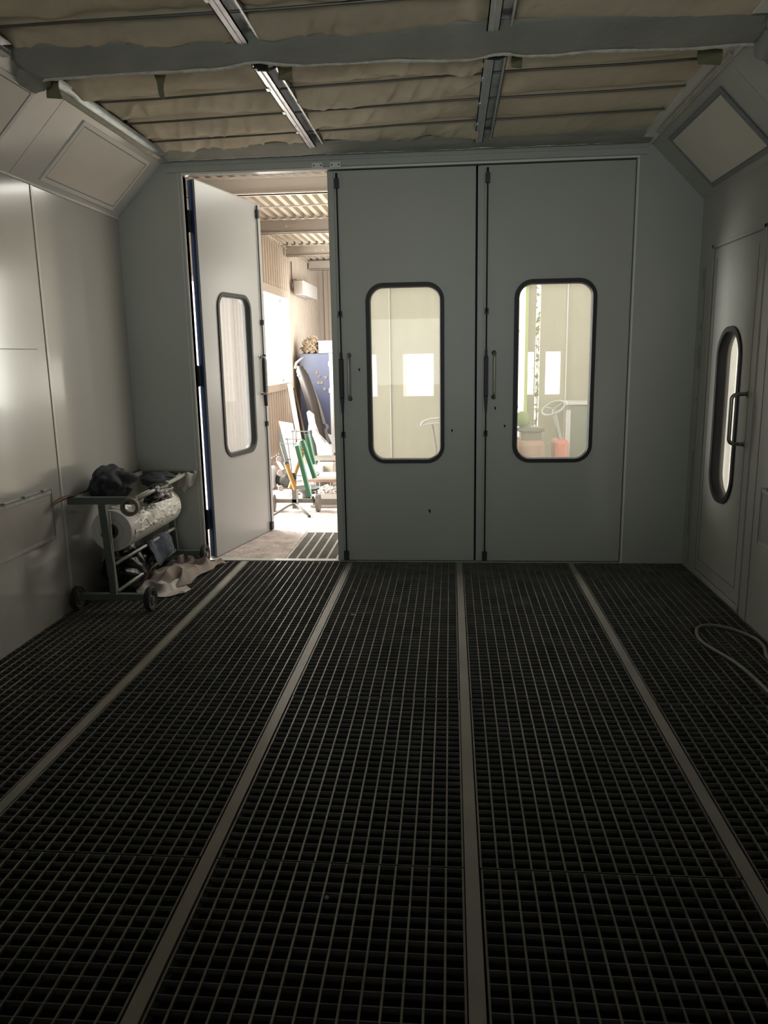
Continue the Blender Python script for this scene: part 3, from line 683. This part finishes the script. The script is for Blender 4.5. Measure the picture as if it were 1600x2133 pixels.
# ------------------------------------------------------------------ hall beyond the doors
HX, HY, HZ = -2.8, 17.0, 3.38       # left wall, far wall, roof deck height
def corr(mb, axis, fixed, a, b, z0, z1, pitch=.16, depth=.035, face=1):
    """trapezoidal sheet: runs along axis ('x' or 'y') from a to b, z0..z1"""
    n = max(1, round((b-a)/pitch)); p = (b-a)/n; prof = []
    for i in range(n):
        s = a + i*p; prof += [(s, 0), (s+p*.42, 0), (s+p*.5, depth), (s+p*.92, depth)]
    prof.append((b, 0)); vs = []
    for s, d in prof:
        q = fixed - face*d
        P = [(q, s, z) if axis == 'y' else (s, q, z) for z in (z0, z1)]
        vs.append([mb.bm.verts.new(x) for x in P])
    for u, v in zip(vs, vs[1:]): mb.bm.faces.new((u[0], v[0], v[1], u[1]))
G0, G1, GZ = 7.15, 9.05, 2.36        # gateway in the left wall
W0, W1, WZ0, WZ1 = 11.25, 13.40, 1.13, 2.51
m = MB()
for a, b, z0, z1 in ((5.77, G0, 0, HZ), (G0, G1, GZ, HZ), (G1, W0, 0, HZ), (W0, W1, 0, WZ0-.10), (W0, W1, WZ1+.12, HZ), (W1, HY, 0, HZ)): corr(m, 'y', HX, a, b, z0, z1 + (.06 if z1 == HZ else 0))
struct(m.build('wall_hall_left', M['hall']), 'beige corrugated sheet wall of the hall beyond the doorway')
m = MB(); corr(m, 'x', HY, HX, -.95, 0, HZ, .19, .05, 1)
struct(m.build('wall_hall_far', M['hall']), 'far corrugated end wall of the hall')
m = MB(); xs = [-1.0, -.95, -.835, -.545, -.198, .55, .828, .868, .938, .950, 1.00, 1.066, 1.232, 4.2]
full, win, tall = [(0, HZ)], [(0, 1.083), (1.558, HZ)], [(2.62, HZ)]
kinds = [full, win, full, win, full, tall, full, win, full, tall, full, win, full]
for a, b, k in zip(xs, xs[1:], kinds):
    for z0, z1 in k: m.box(a, b, 9.0, 9.05, z0, z1)
struct(m.build('wall_hall_yard', M['gate']), 'pale panel wall with small windows seen through the closed doors')
m = MB(); m.box(1.285, 1.300, 8.985, 9.0, 0, 2.6); m.box(.655-.0, .665, 8.985, 9.0, 0, 0.01); m.box(-.700, -.690, 8.99, 9.0, 0, 3.0)
struct(m.build('trim_8', M['white']), 'white upright strip on the yard wall', 'trim')
m = MB(); m.box(.828, .862, 8.96, 9.0, 0, 2.62)
struct(m.build('trim_9', M['gateframe']), 'green gate post on the yard wall', 'trim')
m = MB(); m.box(-1.0, -.95, 9.05, 12.4, 0, HZ); m.box(-1.0, -.95, 14.4, HY, 0, HZ); m.box(-1.0, -.95, 12.4, 14.4, 0, 1.1); m.box(-1.0, -.95, 12.4, 14.4, 2.7, HZ)  # opening cut for the added side fill
struct(m.build('wall_hall_inner', M['hall']), 'inner return wall of the hall')
m = MB(); m.box(4.2, 4.25, -1, 2.2, 0, HZ); m.box(4.2, 4.25, 6.2, 9.05, 0, HZ); m.box(4.2, 4.25, 2.2, 6.2, 0, .9); m.box(4.2, 4.25, 2.2, 6.2, 2.5, HZ); m.box(XR+.06, 4.25, -1.05, -1, 0, HZ)
struct(m.build('wall_hall_right', M['hall']), 'outer wall of the corridor behind the side door')
# roof sheet with ribs running away from the viewer
m = MB(); pr = []
n = round(7.0/.125); p = 7.0/n
for i in range(n): s = HX + i*p; pr += [(s, 0), (s+p*.45, 0), (s+p*.55, .045), (s+p*.90, .045)]
pr.append((HX+7.0, 0)); vs = [[m.bm.verts.new((x, y, HZ+.02+d)) for y in (5.77, HY)] for x, d in pr]
for u, v in zip(vs, vs[1:]): m.bm.faces.new((u[0], v[0], v[1], u[1]))
m.box(XR+.06, 4.25, -1, 5.77, HZ, HZ+.03)
m.box(HX, XR+.06, 5.72, 5.77, 3.06, HZ+.07)
struct(m.build('ceiling_hall', M['hallroof']), 'corrugated sheet roof of the hall', 'ceiling')
for k, y in enumerate((8.38, 10.95, 13.42, 15.58)):
    xb = -1.0 if y > 9 else 4.2
    q = MB(); z = 3.205; q.box(HX+.04, xb, y-.03, y+.03, z, z+.155); q.box(HX+.04, xb, y-.06, y+.06, z, z+.012); q.box(HX+.04, xb, y-.06, y+.06, z+.155, z+.167)
    root = q.build('roof_beam', M['beam']); tag(root, ['deep beige roof beam nearest the open doorway', 'beige roof beam with one round hole', 'beige roof beam with a row of round holes', 'beige roof beam nearest the far wall'][k], 'beam')
    holes = {1: [-2.23], 2: [-2.25, -2.13, -2.03]}.get(k, [])
    for hx in holes: MB().lathe((hx, y-.031, z+.085), (0, -1, 0), [(0, .002), (.018, .002), (.018, 0)], 16).build('hole_disc', M['white'], root)  # white discs drawn in place of open round holes
q = MB(); q.tube([(HX+.05, 9.5, 3.30), (-1.9, 9.52, 3.29), (-1.01, 9.5, 3.31)], .010, 8); tag(q.build('roof_cable', M['beam']), 'cable strung under the hall roof between two beams', 'cable')
q = MB(); q.beam((HX+.06, 13.0, 3.33), (HX+.06, 15.6, 3.33), .02, .02); struct(q.build('trim_10', M['beam']), 'dark joint under the hall roof edge', 'trim')
# added frame around the unseen front hall fill
for x0, x1, y0, y1, lab in ((-.85, 2.65, 6.45, 8.15, 'added frame of the fill lamp above the hall floor'),):
    q = MB(); z = HZ-.07
    q.box(x0, x1, y0, y0+.03, z, z+.07); q.box(x0, x1, y1-.03, y1, z, z+.07); q.box(x0, x0+.03, y0, y1, z, z+.07); q.box(x1-.03, x1, y0, y1, z, z+.07)
    struct(q.build('hall_fill_frame', M['white']), lab, 'roof light')
# hall floor with grating recess
m = MB(); PX0, PX1, PY0, PY1 = -1.30, 1.30, 5.775, 6.69
m.box(HX, PX0, YB+.06, HY, -.06, 0); m.box(PX1, 4.25, YB+.06, 9.05, -.06, 0); m.box(PX0, PX1, PY1, 9.05, -.06, 0); m.box(PX0, -.95, 9.05, HY, -.06, 0); m.box(PX0, PX1, YB+.06, PY1, -.2, -.15); m.box(XR+.06, 4.3, -1, YB+.06, -.06, 0)
m.box(PX0, PX1, YB+.05, PY0, -.15, 0)
struct(m.build('floor_hall', M['concrete']), 'dusty pinkish concrete floor of the hall', 'floor')
tread = []
for k in range(2):
    if k == 0:
        q = MB()
        for i in range(17): q.box(i*.0795, i*.0795+.016, 0, .9, -.016, 0)
        for j in range(21): q.box(0, 1.288, j*.0445, j*.0445+.004, -.03, -.004)
        g = q.build('threshold_grating', M['strip'])
    else: g = g.copy(); COL.objects.link(g)
    g.location = (PX0+.006+k*1.30, PY0+.005, 0)
    tag(g, ['steel grating in the hall floor right outside the open doorway', 'steel grating outside behind the closed doors'][k], 'grating')
# ground outside
m = MB(); m.box(-40, -2.82, -10, 60, -.12, -.08); m.box(4.26, 40, -10, 60, -.12, -.08); m.box(-2.82, 4.26, 17.02, 60, -.12, -.08); m.box(-.94, 4.26, 9.06, 17.02, -.12, -.08); m.box(-2.82, 4.26, -10, -2.3, -.12, -.08); struct(m.build('floor_yard', M['asphalt']), 'pale open ground outside the hall', 'ground')
# window in the left hall wall
def hall_window():
    root = empty('window_1', (HX, (W0+W1)/2, WZ0), 0, 'bright window with green frame in the corrugated hall wall', 'window', None, 'structure')
    h = (W1-W0)/2; H = WZ1-WZ0
    q = MB(); q.box(-.02, .045, -h-.10, h+.10, H, H+.13); q.box(-.02, .045, h, h+.10, -.1, H); q.box(-.02, .045, -h-.1, -h, -.1, H); q.build('surround', M['hall'], root)
    q = MB(); q.box(-.12, .06, -h-.05, h+.03, -.11, 0); q.build('window_sill', M['hall'], root)
    q = MB(); q.box(-.14, -.09, -h, -h+.07, 0, H); q.box(-.14, -.09, h-.05, h, 0, H); q.box(-.14, -.09, -h, h, H-.05, H); q.box(-.14, -.09, -h, h, 0, .05); q.build('window_frame', M['white'], root)
    q = MB(); q.box(-.08, -.03, -.60, -.52, 0, H-.04); q.build('green_post', M['wgreen'], root)
hall_window()
def gateway():
    root = empty('door_5', (HX, (G0+G1)/2, 0), 0, 'wide bright open gateway in the hall side wall', 'door', None, 'structure')
    h = (G1-G0)/2
    q = MB(); q.box(-.05, .05, -h-.06, -h, 0, GZ+.06); q.box(-.05, .05, h, h+.06, 0, GZ+.06); q.box(-.05, .05, -h, h, GZ, GZ+.06); q.build('door_frame', M['beam'], root)
gateway()
# wall heater
def heater():
    root = empty('wall_heater', (-2.63, 14.4, 2.62), 0, 'white wall heater box high on the corrugated hall wall', 'heater')
    MB().box(-.10, .06, -.55, .9, 0, .24).build('casing', M['white'], root, bevel=.01)
    MB().box(-.10, .045, -.565, -.552, .01, .23).build('end_grille', M['beam'], root)
    MB().tube([(-.06, -.56, .25), (-.10, -.62, .24), (-.13, -.62, .12), (-.10, -.6, .06), (-.13, -.6, .3), (-.13, -.6, .55)], .012, 8).build('cable', M['wooddark'], root)
heater()

# --- blue cabinet with things on top
def cabinet():
    root = empty('metal_cabinet', (-2.39, 14.1, 0), 0, 'tall blue metal cabinet with magnets against the hall end', 'cabinet')
    MB().box(-.29, .24, -.3, .3, 0, 1.60).build('body', M['cab'], root, bevel=.005)
    MB().box(.24, .29, -.3, .3, 0, 1.60).build('lit_side', M['white'], root)  # white colour stands in for daylight on the cabinet side
    MB().box(-.285, .235, -.312, -.30, .02, 1.585).build('door', M['cab'], root, bevel=.004)
    for z in (1.42, .95): MB().box(.225, .245, -.325, -.31, z-.04, z+.04).build('hinge', M['gframe'], root)
    for x, z in ((.02, 1.27), (.06, 1.20), (.17, 1.18), (.04, 1.09), (.10, 1.09), (.15, .98)):
        a = random.uniform(0, 3); q = MB(); q.lathe((x, -.325, z), (0, 1, 0), [(.015, 0), (.024, 0), (.024, .008), (.015, .008), (.015, 0)], 18)
        q.beam((x-.028*math.cos(a), -.325, z-.028*math.sin(a)), (x+.028*math.cos(a), -.325, z+.028*math.sin(a)), .010, .008, (0, 1, 0)); q.build('magnet', M['canvas'], root)
    cv = empty('canvas_bag', (-2.50, 14.0, 1.60), 0, 'crumpled beige canvas bag on top of the blue cabinet', 'bag')
    q = MB().blob((0, 0, .12), (.15, .13, .14), .45, 2.6, 5, seed=11, ridge=True, flat=.002); q.build('bag_body', M['canvas'], cv, smooth=True)
    q = MB(); q.tube([(-.02, -.03, .22), (-.0, -.05, .29), (.06, -.05, .315), (.12, -.04, .28), (.14, -.03, .24)], .014, 8); q.build('strap', M['canvas'], cv, smooth=True)
    q = MB(); q.tube([(-.12, -.13, .06), (-.04, -.15, .10), (.02, -.14, .17), (.08, -.13, .12), (.13, -.12, .05)], .012, 8); q.build('cord', M['canvas'], cv, smooth=True)
    bx = empty('plastic_box', (-2.215, 13.98, 1.602), 0, 'translucent plastic box beside the canvas bag on the cabinet', 'box')
    q = MB(); a, b, h = .13, .12, .20
    q.box(-a, a, -b, b, 0, .006); q.box(-a, a, -b, -b+.006, 0, h); q.box(-a, a, b-.006, b, 0, h); q.box(-a, -a+.006, -b, b, 0, h); q.box(a-.006, a, -b, b, 0, h); q.build('tub', M['clear'], bx)
    MB().box(-a-.008, a+.008, -b-.008, b+.008, h, h+.018).build('lid', M['white'], bx)
    for z in (.05, .10): MB().box(-a-.002, a+.002, -b-.002, -b, z, z+.008).build('rib', M['canvas'], bx)
cabinet()

# --- leaning car parts and boards (positions in the hall, floor z = 0)
def slab(name, pts, depth, m, lab, cat, parent=None, y=0, lean=0):
    q = MB(); q.prism(pts, (0, depth, 0), (0, 0, 0))
    for v in q.bm.verts: v.co.y += y + lean*v.co.z
    o = q.build(name, m, parent, bevel=.006 if not parent else 0)
    if lab: tag(o, lab, cat)
    return o
def bumper():
    root = empty('car_bumper', (-2.2, 12.9, 0), 0, 'dark car bumper leaning upright before the blue cabinet', 'bumper')
    def fn(u, v):
        z = 1.40 - 1.38*v; xc = -.30 + .38*v + .05*math.sin(v*PI); wd = .14 + .03*math.sin(v*PI)
        if v < .05: wd *= .7
        return Vector((xc + (u-.5)*wd, -.05 - .07*math.sin(PI*u) + .12*v*0 - .35*v + .02*math.sin(v*20)*0, z))
    q = MB().grid(fn, 10, 50, .012); q.build('shell', M['bumper'], root, smooth=True)
    def fe(u, v):
        z = 1.28 - 1.22*v; st = .03 if .0 < v < 1 else 0; jog = .035 if .68 < v < .74 else 0
        xc = -.185 + .40*v + .05*math.sin(v*PI) + jog; return Vector((xc + (u-.5)*.045, -.04 - .35*v, z))
    MB().grid(fe, 3, 60, .015).build('lower_lip', M['bumperedge'], root)
    MB().tube([(-.36, -.06, 1.36), (-.34, -.07, 1.45), (-.28, -.07, 1.50), (-.21, -.06, 1.54)], [.03, .024, .018, .008], 8).build('bracket', M['greybox'], root, smooth=True)
    MB().blob((-.30, -.14, 1.25), (.025, .02, .022), .2, 2, 2).build('reflector', M['white'], root)
    MB().blob((-.10, -.19, .84), (.022, .02, .03), .2, 2, 2).build('clip', M['wooddark'], root)
bumper()
o = MB(); o.beam((-2.03, 9.75, 1.22), (-1.80, 9.45, .02), .058, .02, (0, 1, 0)); tag(o.build('wood_board', M['wood']), 'long pale board leaning against the hall wall', 'board')
o = MB(); o.beam((-2.075, 9.85, 1.18), (-1.875, 9.6, .02), .022, .03, (0, 1, 0)); dk = o.build('wood_board', M['wooddark'])
tag(dk, 'dark narrow board leaning left of the pale board', 'board')
o = MB(); o.beam((-1.985, 9.8, 1.16), (-1.70, 9.5, .02), .018, .03, (0, 1, 0)); tag(o.build('wood_batten', M['wooddark']), 'dark batten leaning at the right of the pale board', 'batten')
o = MB(); o.beam((-2.53, 13.5, 1.05), (-2.28, 13.3, .02), .06, .03, (0, 1, 0)); tag(o.build('coral_strip', M['pink']), 'coral coloured strip leaning behind the bumper', 'strip')
slab('leaning_board', [(-2.17, .76), (-1.985, .73), (-1.86, .02), (-1.98, .0)], .02, M['white'], 'white flat board leaning behind the orange wrapped tubes', 'board', y=9.55, lean=.12)
slab('leaning_board', [(-2.13, .30), (-2.09, .31), (-1.93, .05), (-1.97, .03)], .02, M['white'], 'narrow white strip leaning low beside the open door', 'board', y=9.2, lean=.1)
slab('leaning_board', [(-2.22, .62), (-2.13, .60), (-1.97, .02), (-2.17, .0)], .03, M['gblack'], 'dark board standing behind the white board', 'board', y=9.75, lean=.1)
o = MB(); o.box(-.10, .05, -.12, .12, 0, .27); o = o.build('white_canister', M['white'], bevel=.03, loc=(-2.15, 9.0, 0)); tag(o, 'white plastic canister beside the open door edge', 'canister')
o = MB().blob((0, 0, .11), (.10, .12, .12), .2, 2, 4, seed=21, flat=0); tag(o.build('black_sack', M['gblack'], smooth=True, loc=(-2.0, 9.1, 0)), 'rounded black sack behind the rack round ends', 'sack')
def fender():
    root = empty('car_fender', (-1.62, 9.6, 0), 0, 'white car fender leaning in the scrap pile', 'fender')
    pts = [(-.20, .86), (-.16, .885), (-.095, .84), (-.08, .74), (-.03, .60), (.06, .50), (.13, .42), (.14, .33), (.06, .22), (-.02, .14), (-.04, .20), (-.05, .33), (-.07, .46), (-.11, .56), (-.17, .62), (-.19, .60), (-.17, .72)]
    q = MB(); q.prism(pts, (0, .05, 0))
    for v in q.bm.verts: v.co.y += .12*v.co.z - .10*math.sin((v.co.x+.2)*8)
    q.build('outer_skin', M['whitecar'], root, bevel=.015)
    q = MB(); q.beam((-.10, -.04, .68), (.03, -.05, .50), .025, .02, (0, 1, 0)); q.build('inner_edge', M['gframe'], root)
    q = MB(); ptsA = [(-.15 + .12*math.sin(t*.3)*0 + .09*(t/10), .03, .64 - .05*t) for t in range(11)]; q.tube(ptsA, .03, 8); q.build('arch_liner', M['gblack'], root)
    q = MB(); q.beam((.0, .0, .14), (-.12, .02, .0), .05, .05); q.build('lower_brace', M['wooddark'], root)
fender()
slab('leaning_board', [(-1.66, .52), (-1.60, .50), (-1.36, .22), (-1.30, 0), (-1.52, 0), (-1.54, .2)], .03, M['whitecar'], 'white curved board low behind the fender at the door edge', 'board', y=10.3, lean=.1)
for i, (xa, xb) in enumerate(((-1.60, -1.66), (-1.55, -1.59), (-1.50, -1.50))):
    o = MB(); o.beam((xa, 9.9, .32), (xb, 9.8, .02), .03, .02, (0, 1, 0)); tag(o.build('wood_offcut', M['wooddark']), ['leftmost', 'middle', 'rightmost'][i] + ' of three brown offcuts standing under the white fender', 'offcut')

# --- rack on wheels with orange tubes and green rails
def rack():
    O = Vector((-1.59, 7.65, 0)); root = empty('panel_rack', O, 0, 'wheeled steel rack with green rails in the hall', 'rack')
    q = MB(); q.box(-.20, .22, -.02, .02, .09, .13); q.build('base_bar', M['greybox'], root, bevel=.003)
    for x in (-.225, .245):
        wo = MB().lathe((x-.02, 0, .088), (1, 0, 0), [(0, .004), (.07, .004), (.088, .0), (.088, .036), (.07, .032), (0, .032)], 28).build('wheel', M['greybox'], root); smooth_angle(wo)
    q = MB(); q.box(-.022, .022, -.02, .02, .03, .36); q.build('post', M['greybox'], root)
    q = MB(); q.box(.026, .042, -.03, .0, .02, .22); q.build('post_plate', M['white'], root)
    q = MB(); q.tube([(-.17, -.30, .014), (-.05, -.10, .075), (.0, -.03, .085), (.06, -.10, .075), (.20, -.30, .014)], .012, 10)
    q.build('foot_bow', M['greybox'], root, smooth=True)
    for x in (-.17, .20): MB().blob((x, -.305, .014), (.018, .02, .014), .05, 1, 2).build('foot_cap', M['rubber'], root)
    # three green rails
    for (x0, zt, x1, zb, y, wd) in ((.055, .68, .165, .16, -.05, .042), (.085, .72, .20, .33, .08, .040), (.115, .77, .175, .46, .20, .036)):
        q = MB(); q.beam((x0, y, zt), (x1, y, zb), wd, .03, (0, 1, 0)); g = q.build('green_rail', M['green'], root, bevel=.002)
        q = MB(); q.beam((x0+wd*.6, y-.01, zt), (x1+wd*.6, y-.01, zb), .008, .03, (0, 1, 0)); q.build('rail_edge', M['wgreen'], g)
    # spindles and horizontal bars
    for (xa, xb, z, y) in ((-.12, .06, .70, -.05), (-.085, .09, .735, .08), (-.045, .12, .80, .20)):
        q = MB(); q.tube([(xa, y, z), (xb, y, z-.004)], .005, 8); q.lathe((xa+.01, y-.006, z), (0, 1, 0), [(0, -.006), (.012, -.006), (.012, .012), (0, .012)], 12); q.build('top_bar', M['gframe'], root)
    for a, b in (((-.11, -.05, .70), (-.06, -.05, .50)), ((-.07, .08, .735), (-.02, .0, .42)), ((-.035, .20, .80), (-.02, .15, .64)), ((.0, .2, .82), (.0, .15, .66))):
        MB().tube([a, b], .008, 8).build('spindle', M['steel'], root)
    MB().box(-.02, .022, -.03, .03, .33, .40).build('clamp', M['gblack'], root)
    MB().tube([(.0, .0, .37), (.13, .0, .365)], .004, 8).build('side_pin', M['gframe'], root)
    MB().tube([(.19, -.02, .16), (.20, -.02, .10)], .014, 8).build('rail_foot', M['gblack'], root)
    for z, xx in ((.545, -.135), (.40, -.13), (.245, -.13)):
        MB().tube([(xx, -.02, z), (-.02, .0, z-.01)], .006, 8).build('arm', M['greybox'], root)
        MB().lathe((xx, -.03, z), (0, -1, 0), [(0, .012), (.026, .012), (.030, .006), (.030, 0), (0, 0)], 24).build('end_disc', M['beam'], root)
    def tube(p, q_, r, lab):
        o = MB(); o.tube([p, q_], r, 16); b = o.build('wrapped_tube', M['orange']); tag(b, lab, 'tube', 'orange wrapped tubes on the rack')
        bpy.context.view_layer.update(); return b
    b = tube((-1.645, 7.58, .50), (-1.565, 7.60, .235), .023, 'orange wrapped tube nearest on the rack, dark cap on top')
    MB().lathe((-1.645, 7.58, .50), (-.2, 0, 1), [(0, .022), (.022, .022), (.026, 0)], 16).build('cap', M['gblack'], b)
    tube((-1.655, 7.74, .22), (-1.515, 7.78, .60), .022, 'orange tube leaning right behind the nearest one')
    b = MB(); b.lathe((-1.565, 7.9, .48), (0, 0, 1), [(0, 0), (.03, .03), (.052, .10), (.052, .13), (0, .13)], 20); b = b.build('orange_cone', M['orange'], smooth=True); tag(b, 'orange tapered cup with dark rim on the rack', 'cup')
    MB().lathe((-1.565, 7.9, .612), (0, 0, 1), [(.054, 0), (.054, .035), (.03, .07), (0, .075)], 20).build('dark_lid', M['beam'], b)
rack()
# --- junk on the floor behind the rack
bs = empty('rubber_basin', (-1.60, 8.35, .0), 0, 'black rubber basin on a short stem behind the rack', 'basin')
MB().lathe((0, 0, 0), (0, 0, 1), [(0, 0), (.05, 0), (.045, .05), (.06, .08), (.15, .11), (.16, .13), (.15, .125), (.05, .095), (0, .095)], 28).build('bowl', M['gblack'], bs, smooth=True)
bs = empty('round_tub', (-1.50, 8.9, 0), 0, 'dark round tub with scraps beside the green rails', 'tub')
MB().lathe((0, 0, 0), (0, 0, 1), [(0, 0), (.09, 0), (.125, .14), (.135, .145), (.13, .15), (.115, .14), (.085, .02), (0, .02)], 28).build('tub_body', M['greybox'], bs, smooth=True)
MB().lathe((0, 0, 0), (0, 0, 1), [(.121, .11), (.124, .11), (.130, .145), (.127, .145), (.121, .11)], 28).build('tub_rim', M['gblack'], bs, smooth=True)
o = MB(); o.box(-.13, .13, -.12, .12, .0, .26); tag(o.build('white_carton', M['white'], bevel=.008, loc=(-1.66, 9.2, .0)), 'white carton behind the rack post', 'box')
o = MB(); o.box(-.11, .10, -.1, .1, .0, .30); tag(o.build('beige_container', M['clear'], bevel=.02, loc=(-1.50, 9.25, .0)), 'cream container behind the green rails', 'container')
o = MB(); o.box(-.22, .17, -.1, .1, .33, .37); tag(o.build('shelf_board', M['greybox'], loc=(-1.56, 9.30, -.02)), 'grey board lying across the cream container', 'board')
def low_table():
    root = empty('low_stand', (-1.40, 8.3, 0), 0, 'low white stand with thin legs at the doorway edge', 'stand')
    MB().box(-.14, .30, -.12, .22, .24, .275).build('top', M['palepaper'], root, bevel=.004)
    MB().box(-.14, .30, -.125, -.115, .215, .245).build('rim', M['brown'], root)
    for x, y in ((-.12, -.10), (.28, -.10), (-.12, .2), (.28, .2), (-.02, -.1), (.10, -.1)):
        MB().tube([(x, y, .0), (x, y, .24)], .006, 8).build('leg', M['white'], root)
    o = MB(); o.box(-.13, .25, -.15, .15, .03, .095); o = o.build('grey_crate', M['greybox'], bevel=.006, loc=(-1.31, 7.99, .0)); tag(o, 'flat grey crate on the floor under the low white stand', 'crate')
    MB().box(-.15, .27, -.17, .17, .005, .03).build('base_tray', M['beam'], o)
    for k, (x, y, m_, lab) in enumerate(((-1.42, 8.68, 'palepaper', 'crumpled pale paper under the low stand'), (-1.75, 8.7, 'palepaper', 'pale rag heap left behind the rack'), (-1.62, 8.75, 'greybox', 'grey scrap heap behind the rack wheels'), (-1.60, 9.0, 'white', 'white scraps piled before the carton'))):
        q = MB().blob((0, 0, .03), (.10, .10, .06), .5, 3, 4, seed=30+k, flat=0, ridge=True); tag(q.build('scrap_heap', M[m_], loc=(x, y, .0)), lab, 'scrap')
    q = MB(); q.tube([(-1.77, 8.55, .24), (-1.79, 8.5, .12), (-1.80, 8.4, .01)], .004, 8); tag(q.build('thin_wire', M['canvas']), 'thin yellow wire standing by the lowest rack disc', 'wire')
    q = MB().blob((0, 0, .025), (.05, .02, .03), .4, 3, 3, seed=44, flat=0, ridge=True); tag(q.build('crumpled_wrap', M['white'], loc=(-1.47, 8.22, .275)), 'white crumpled wrap on the low stand corner', 'wrap')
low_table()
q = MB(); q.tube([(-2.72, 10.4, .80), (-2.5, 10.1, .42), (-2.28, 9.9, .01)], .006, 8); tag(q.build('thin_rod', M['wooddark']), 'thin dark rod leaning on the hall wall by the open door', 'rod')

# --- things seen through the window of door 3
def mower():
    root = empty('ride_on_mower', (.85, 8.25, 0), 0, 'ride-on machine with green seat seen through the right closed door', 'mower')
    MB().blob((-.10, 0, .865), (.085, .05, .085), .08, 1, 3).build('seat_back', M['seat'], root, smooth=True)
    MB().blob((-.02, -.08, .765), (.15, .13, .038), .08, 1, 3).build('seat_cushion', M['gblack'], root, smooth=True)
    MB().box(-.12, .09, -.12, .12, .66, .73).build('seat_bracket', M['greybox'], root)
    MB().box(-.20, .12, -.22, .25, .22, .66).build('rear_body', M['brown'], root, bevel=.05)
    MB().box(.10, .40, -.16, .2, .20, .30).build('footplate', M['greybox'], root, bevel=.01)
    MB().box(.22, .37, -.14, .16, .28, .66).build('console', M['red'], root, bevel=.04)
    MB().tube([(.30, -.02, .62), (.215, -.05, .97)], .022, 12).build('steering_column', M['gframe'], root)
    q = MB(); ring = []
    for k in range(29):
        a = 2*PI*k/28; ring.append(Vector((.215 + .115*math.cos(a), -.05 + .11*math.sin(a), .985 + .045*math.cos(a) + .05*math.sin(a))))
    q.tube(ring, .011, 8, cap=False)
    for a in (.3, 2.4, 4.5): q.tube([(.215, -.05, .975), (.215 + .11*math.cos(a), -.05 + .105*math.sin(a), .985 + .043*math.cos(a) + .048*math.sin(a))], .008, 6)
    q.build('steering_wheel', M['gframe'], root, smooth=True)
    for x in (-.1, .42):
        MB().lathe((x-.05, -.22, .14), (0, 1, 0), [(0, 0), (.10, 0), (.14, .02), (.14, .09), (.10, .11), (0, .11)], 24).build('wheel', M['tyre'], root)
    b = empty('waste_bin', (1.42, 8.62, 0), 0, 'tall grey wheeled bin with pale lid behind the mower', 'bin')
    q = MB(); q.prism([(-.12, 0), (.14, 0), (.16, .98), (-.14, .98)], (0, .30, 0)); q.build('bin_body', M['cart'], b, bevel=.01)
    q = MB(); q.box(-.16, .18, -.02, .33, .985, 1.02); q.build('lid', M['white'], b, bevel=.006)
    q = MB(); q.box(-.165, -.12, -.03, 0, .35, .93); q.build('handle_strip', M['white'], b)
    r = MB(); r.box(-.06, .12, -.05, .05, .30, .62); tag(r.build('red_can', M['red'], bevel=.01, loc=(1.47, 8.2, 0)), 'red can beside the grey bin', 'can')
    st = MB(); st.box(-.09, .15, -.06, .1, 0, .30); tag(st.build('red_can_stand', M['greybox'], loc=(1.47, 8.2, 0)), 'low grey block under the red can', 'block')
mower()
def barrow():
    root = empty('handle_bar', (-.30, 8.3, 0), 0, 'pale tubular push handle seen through the left closed door', 'cart')
    MB().tube([(-.02, 0, .80), (.0, 0, .845), (.07, .02, .87), (.20, .05, .88), (.34, .06, .87)], .012, 10).build('upper_tube', M['white'], root, smooth=True)
    MB().tube([(-.02, 0, .80), (.03, .0, .815), (.12, .02, .825), (.34, .06, .825)], .010, 10).build('lower_tube', M['white'], root, smooth=True)
    MB().tube([(.10, .03, .82), (.14, .1, .55), (.10, .15, .02)], .012, 10).build('leg', M['greybox'], root)
    MB().tube([(.30, .06, .84), (.32, .1, .45), (.34, .15, .02)], .012, 10).build('leg', M['greybox'], root)
    MB().box(.05, .38, .0, .3, .25, .32).build('tray', M['gate'], root)
barrow()
def shrub(x, y, seed, lab, r0=.1, r1=.5, nleaf=900):
    random.seed(seed); root = empty('shrub', (x, y, -.08), 0, lab, 'shrub')
    q = MB()
    for k in range(nleaf):
        a, r, z = random.uniform(0, 2*PI), random.uniform(r0, r1), random.uniform(.2, 3.0)
        c = Vector((r*math.cos(a), r*math.sin(a), z)); u = Vector((random.gauss(0,1), random.gauss(0,1), random.gauss(0,1))).normalized(); v = u.orthogonal().normalized(); s = random.uniform(.03, .06)
        q.bm.faces.new([q.bm.verts.new(c+p) for p in (-u*s, v*s*.5, u*s, -v*s*.5)])
    me = q.build('foliage', M['leafy'], root)
    q = MB()
    for k in range(5): a = k*1.26; q.tube([(0, 0, 0), (r1*.3*math.cos(a), r1*.3*math.sin(a), 1.2), (r1*.7*math.cos(a), r1*.7*math.sin(a), 2.7)], [.03*min(1, r1*3), .02*min(1, r1*3), .006*min(1, r1*3)], 6)
    q.build('stem', M['stem'], root)
shrub(.45, 11.0, 3, 'leafy shrub outside seen through the left gap of the yard wall')
shrub(1.19, 11.0, 4, 'slender leafy plant outside seen through the narrow gap of the yard wall', 0, .05, 110)
# sheet hanging outside the side door
def sheet():
    def fn(u, v):
        y = 4.5 + 1.9*u; return Vector((2.05 + .03*math.sin(y*38) + .012*math.sin(y*91+v*3), y, .1 + 2.3*(1-v)))
    root = empty('plastic_curtain', (0, 0, 0), 0, 'white plastic curtain hanging behind the side door window', 'curtain')
    MB().grid(fn, 120, 12, .002).build('curtain_sheet', M['sheet'], root, smooth=True)
    MB().tube([(2.05, 4.4, 2.42), (2.05, 6.5, 2.42)], .014, 8).build('curtain_rail', M['steel'], root)
    relocate(root, (2.05, 5.45, .1))
sheet()
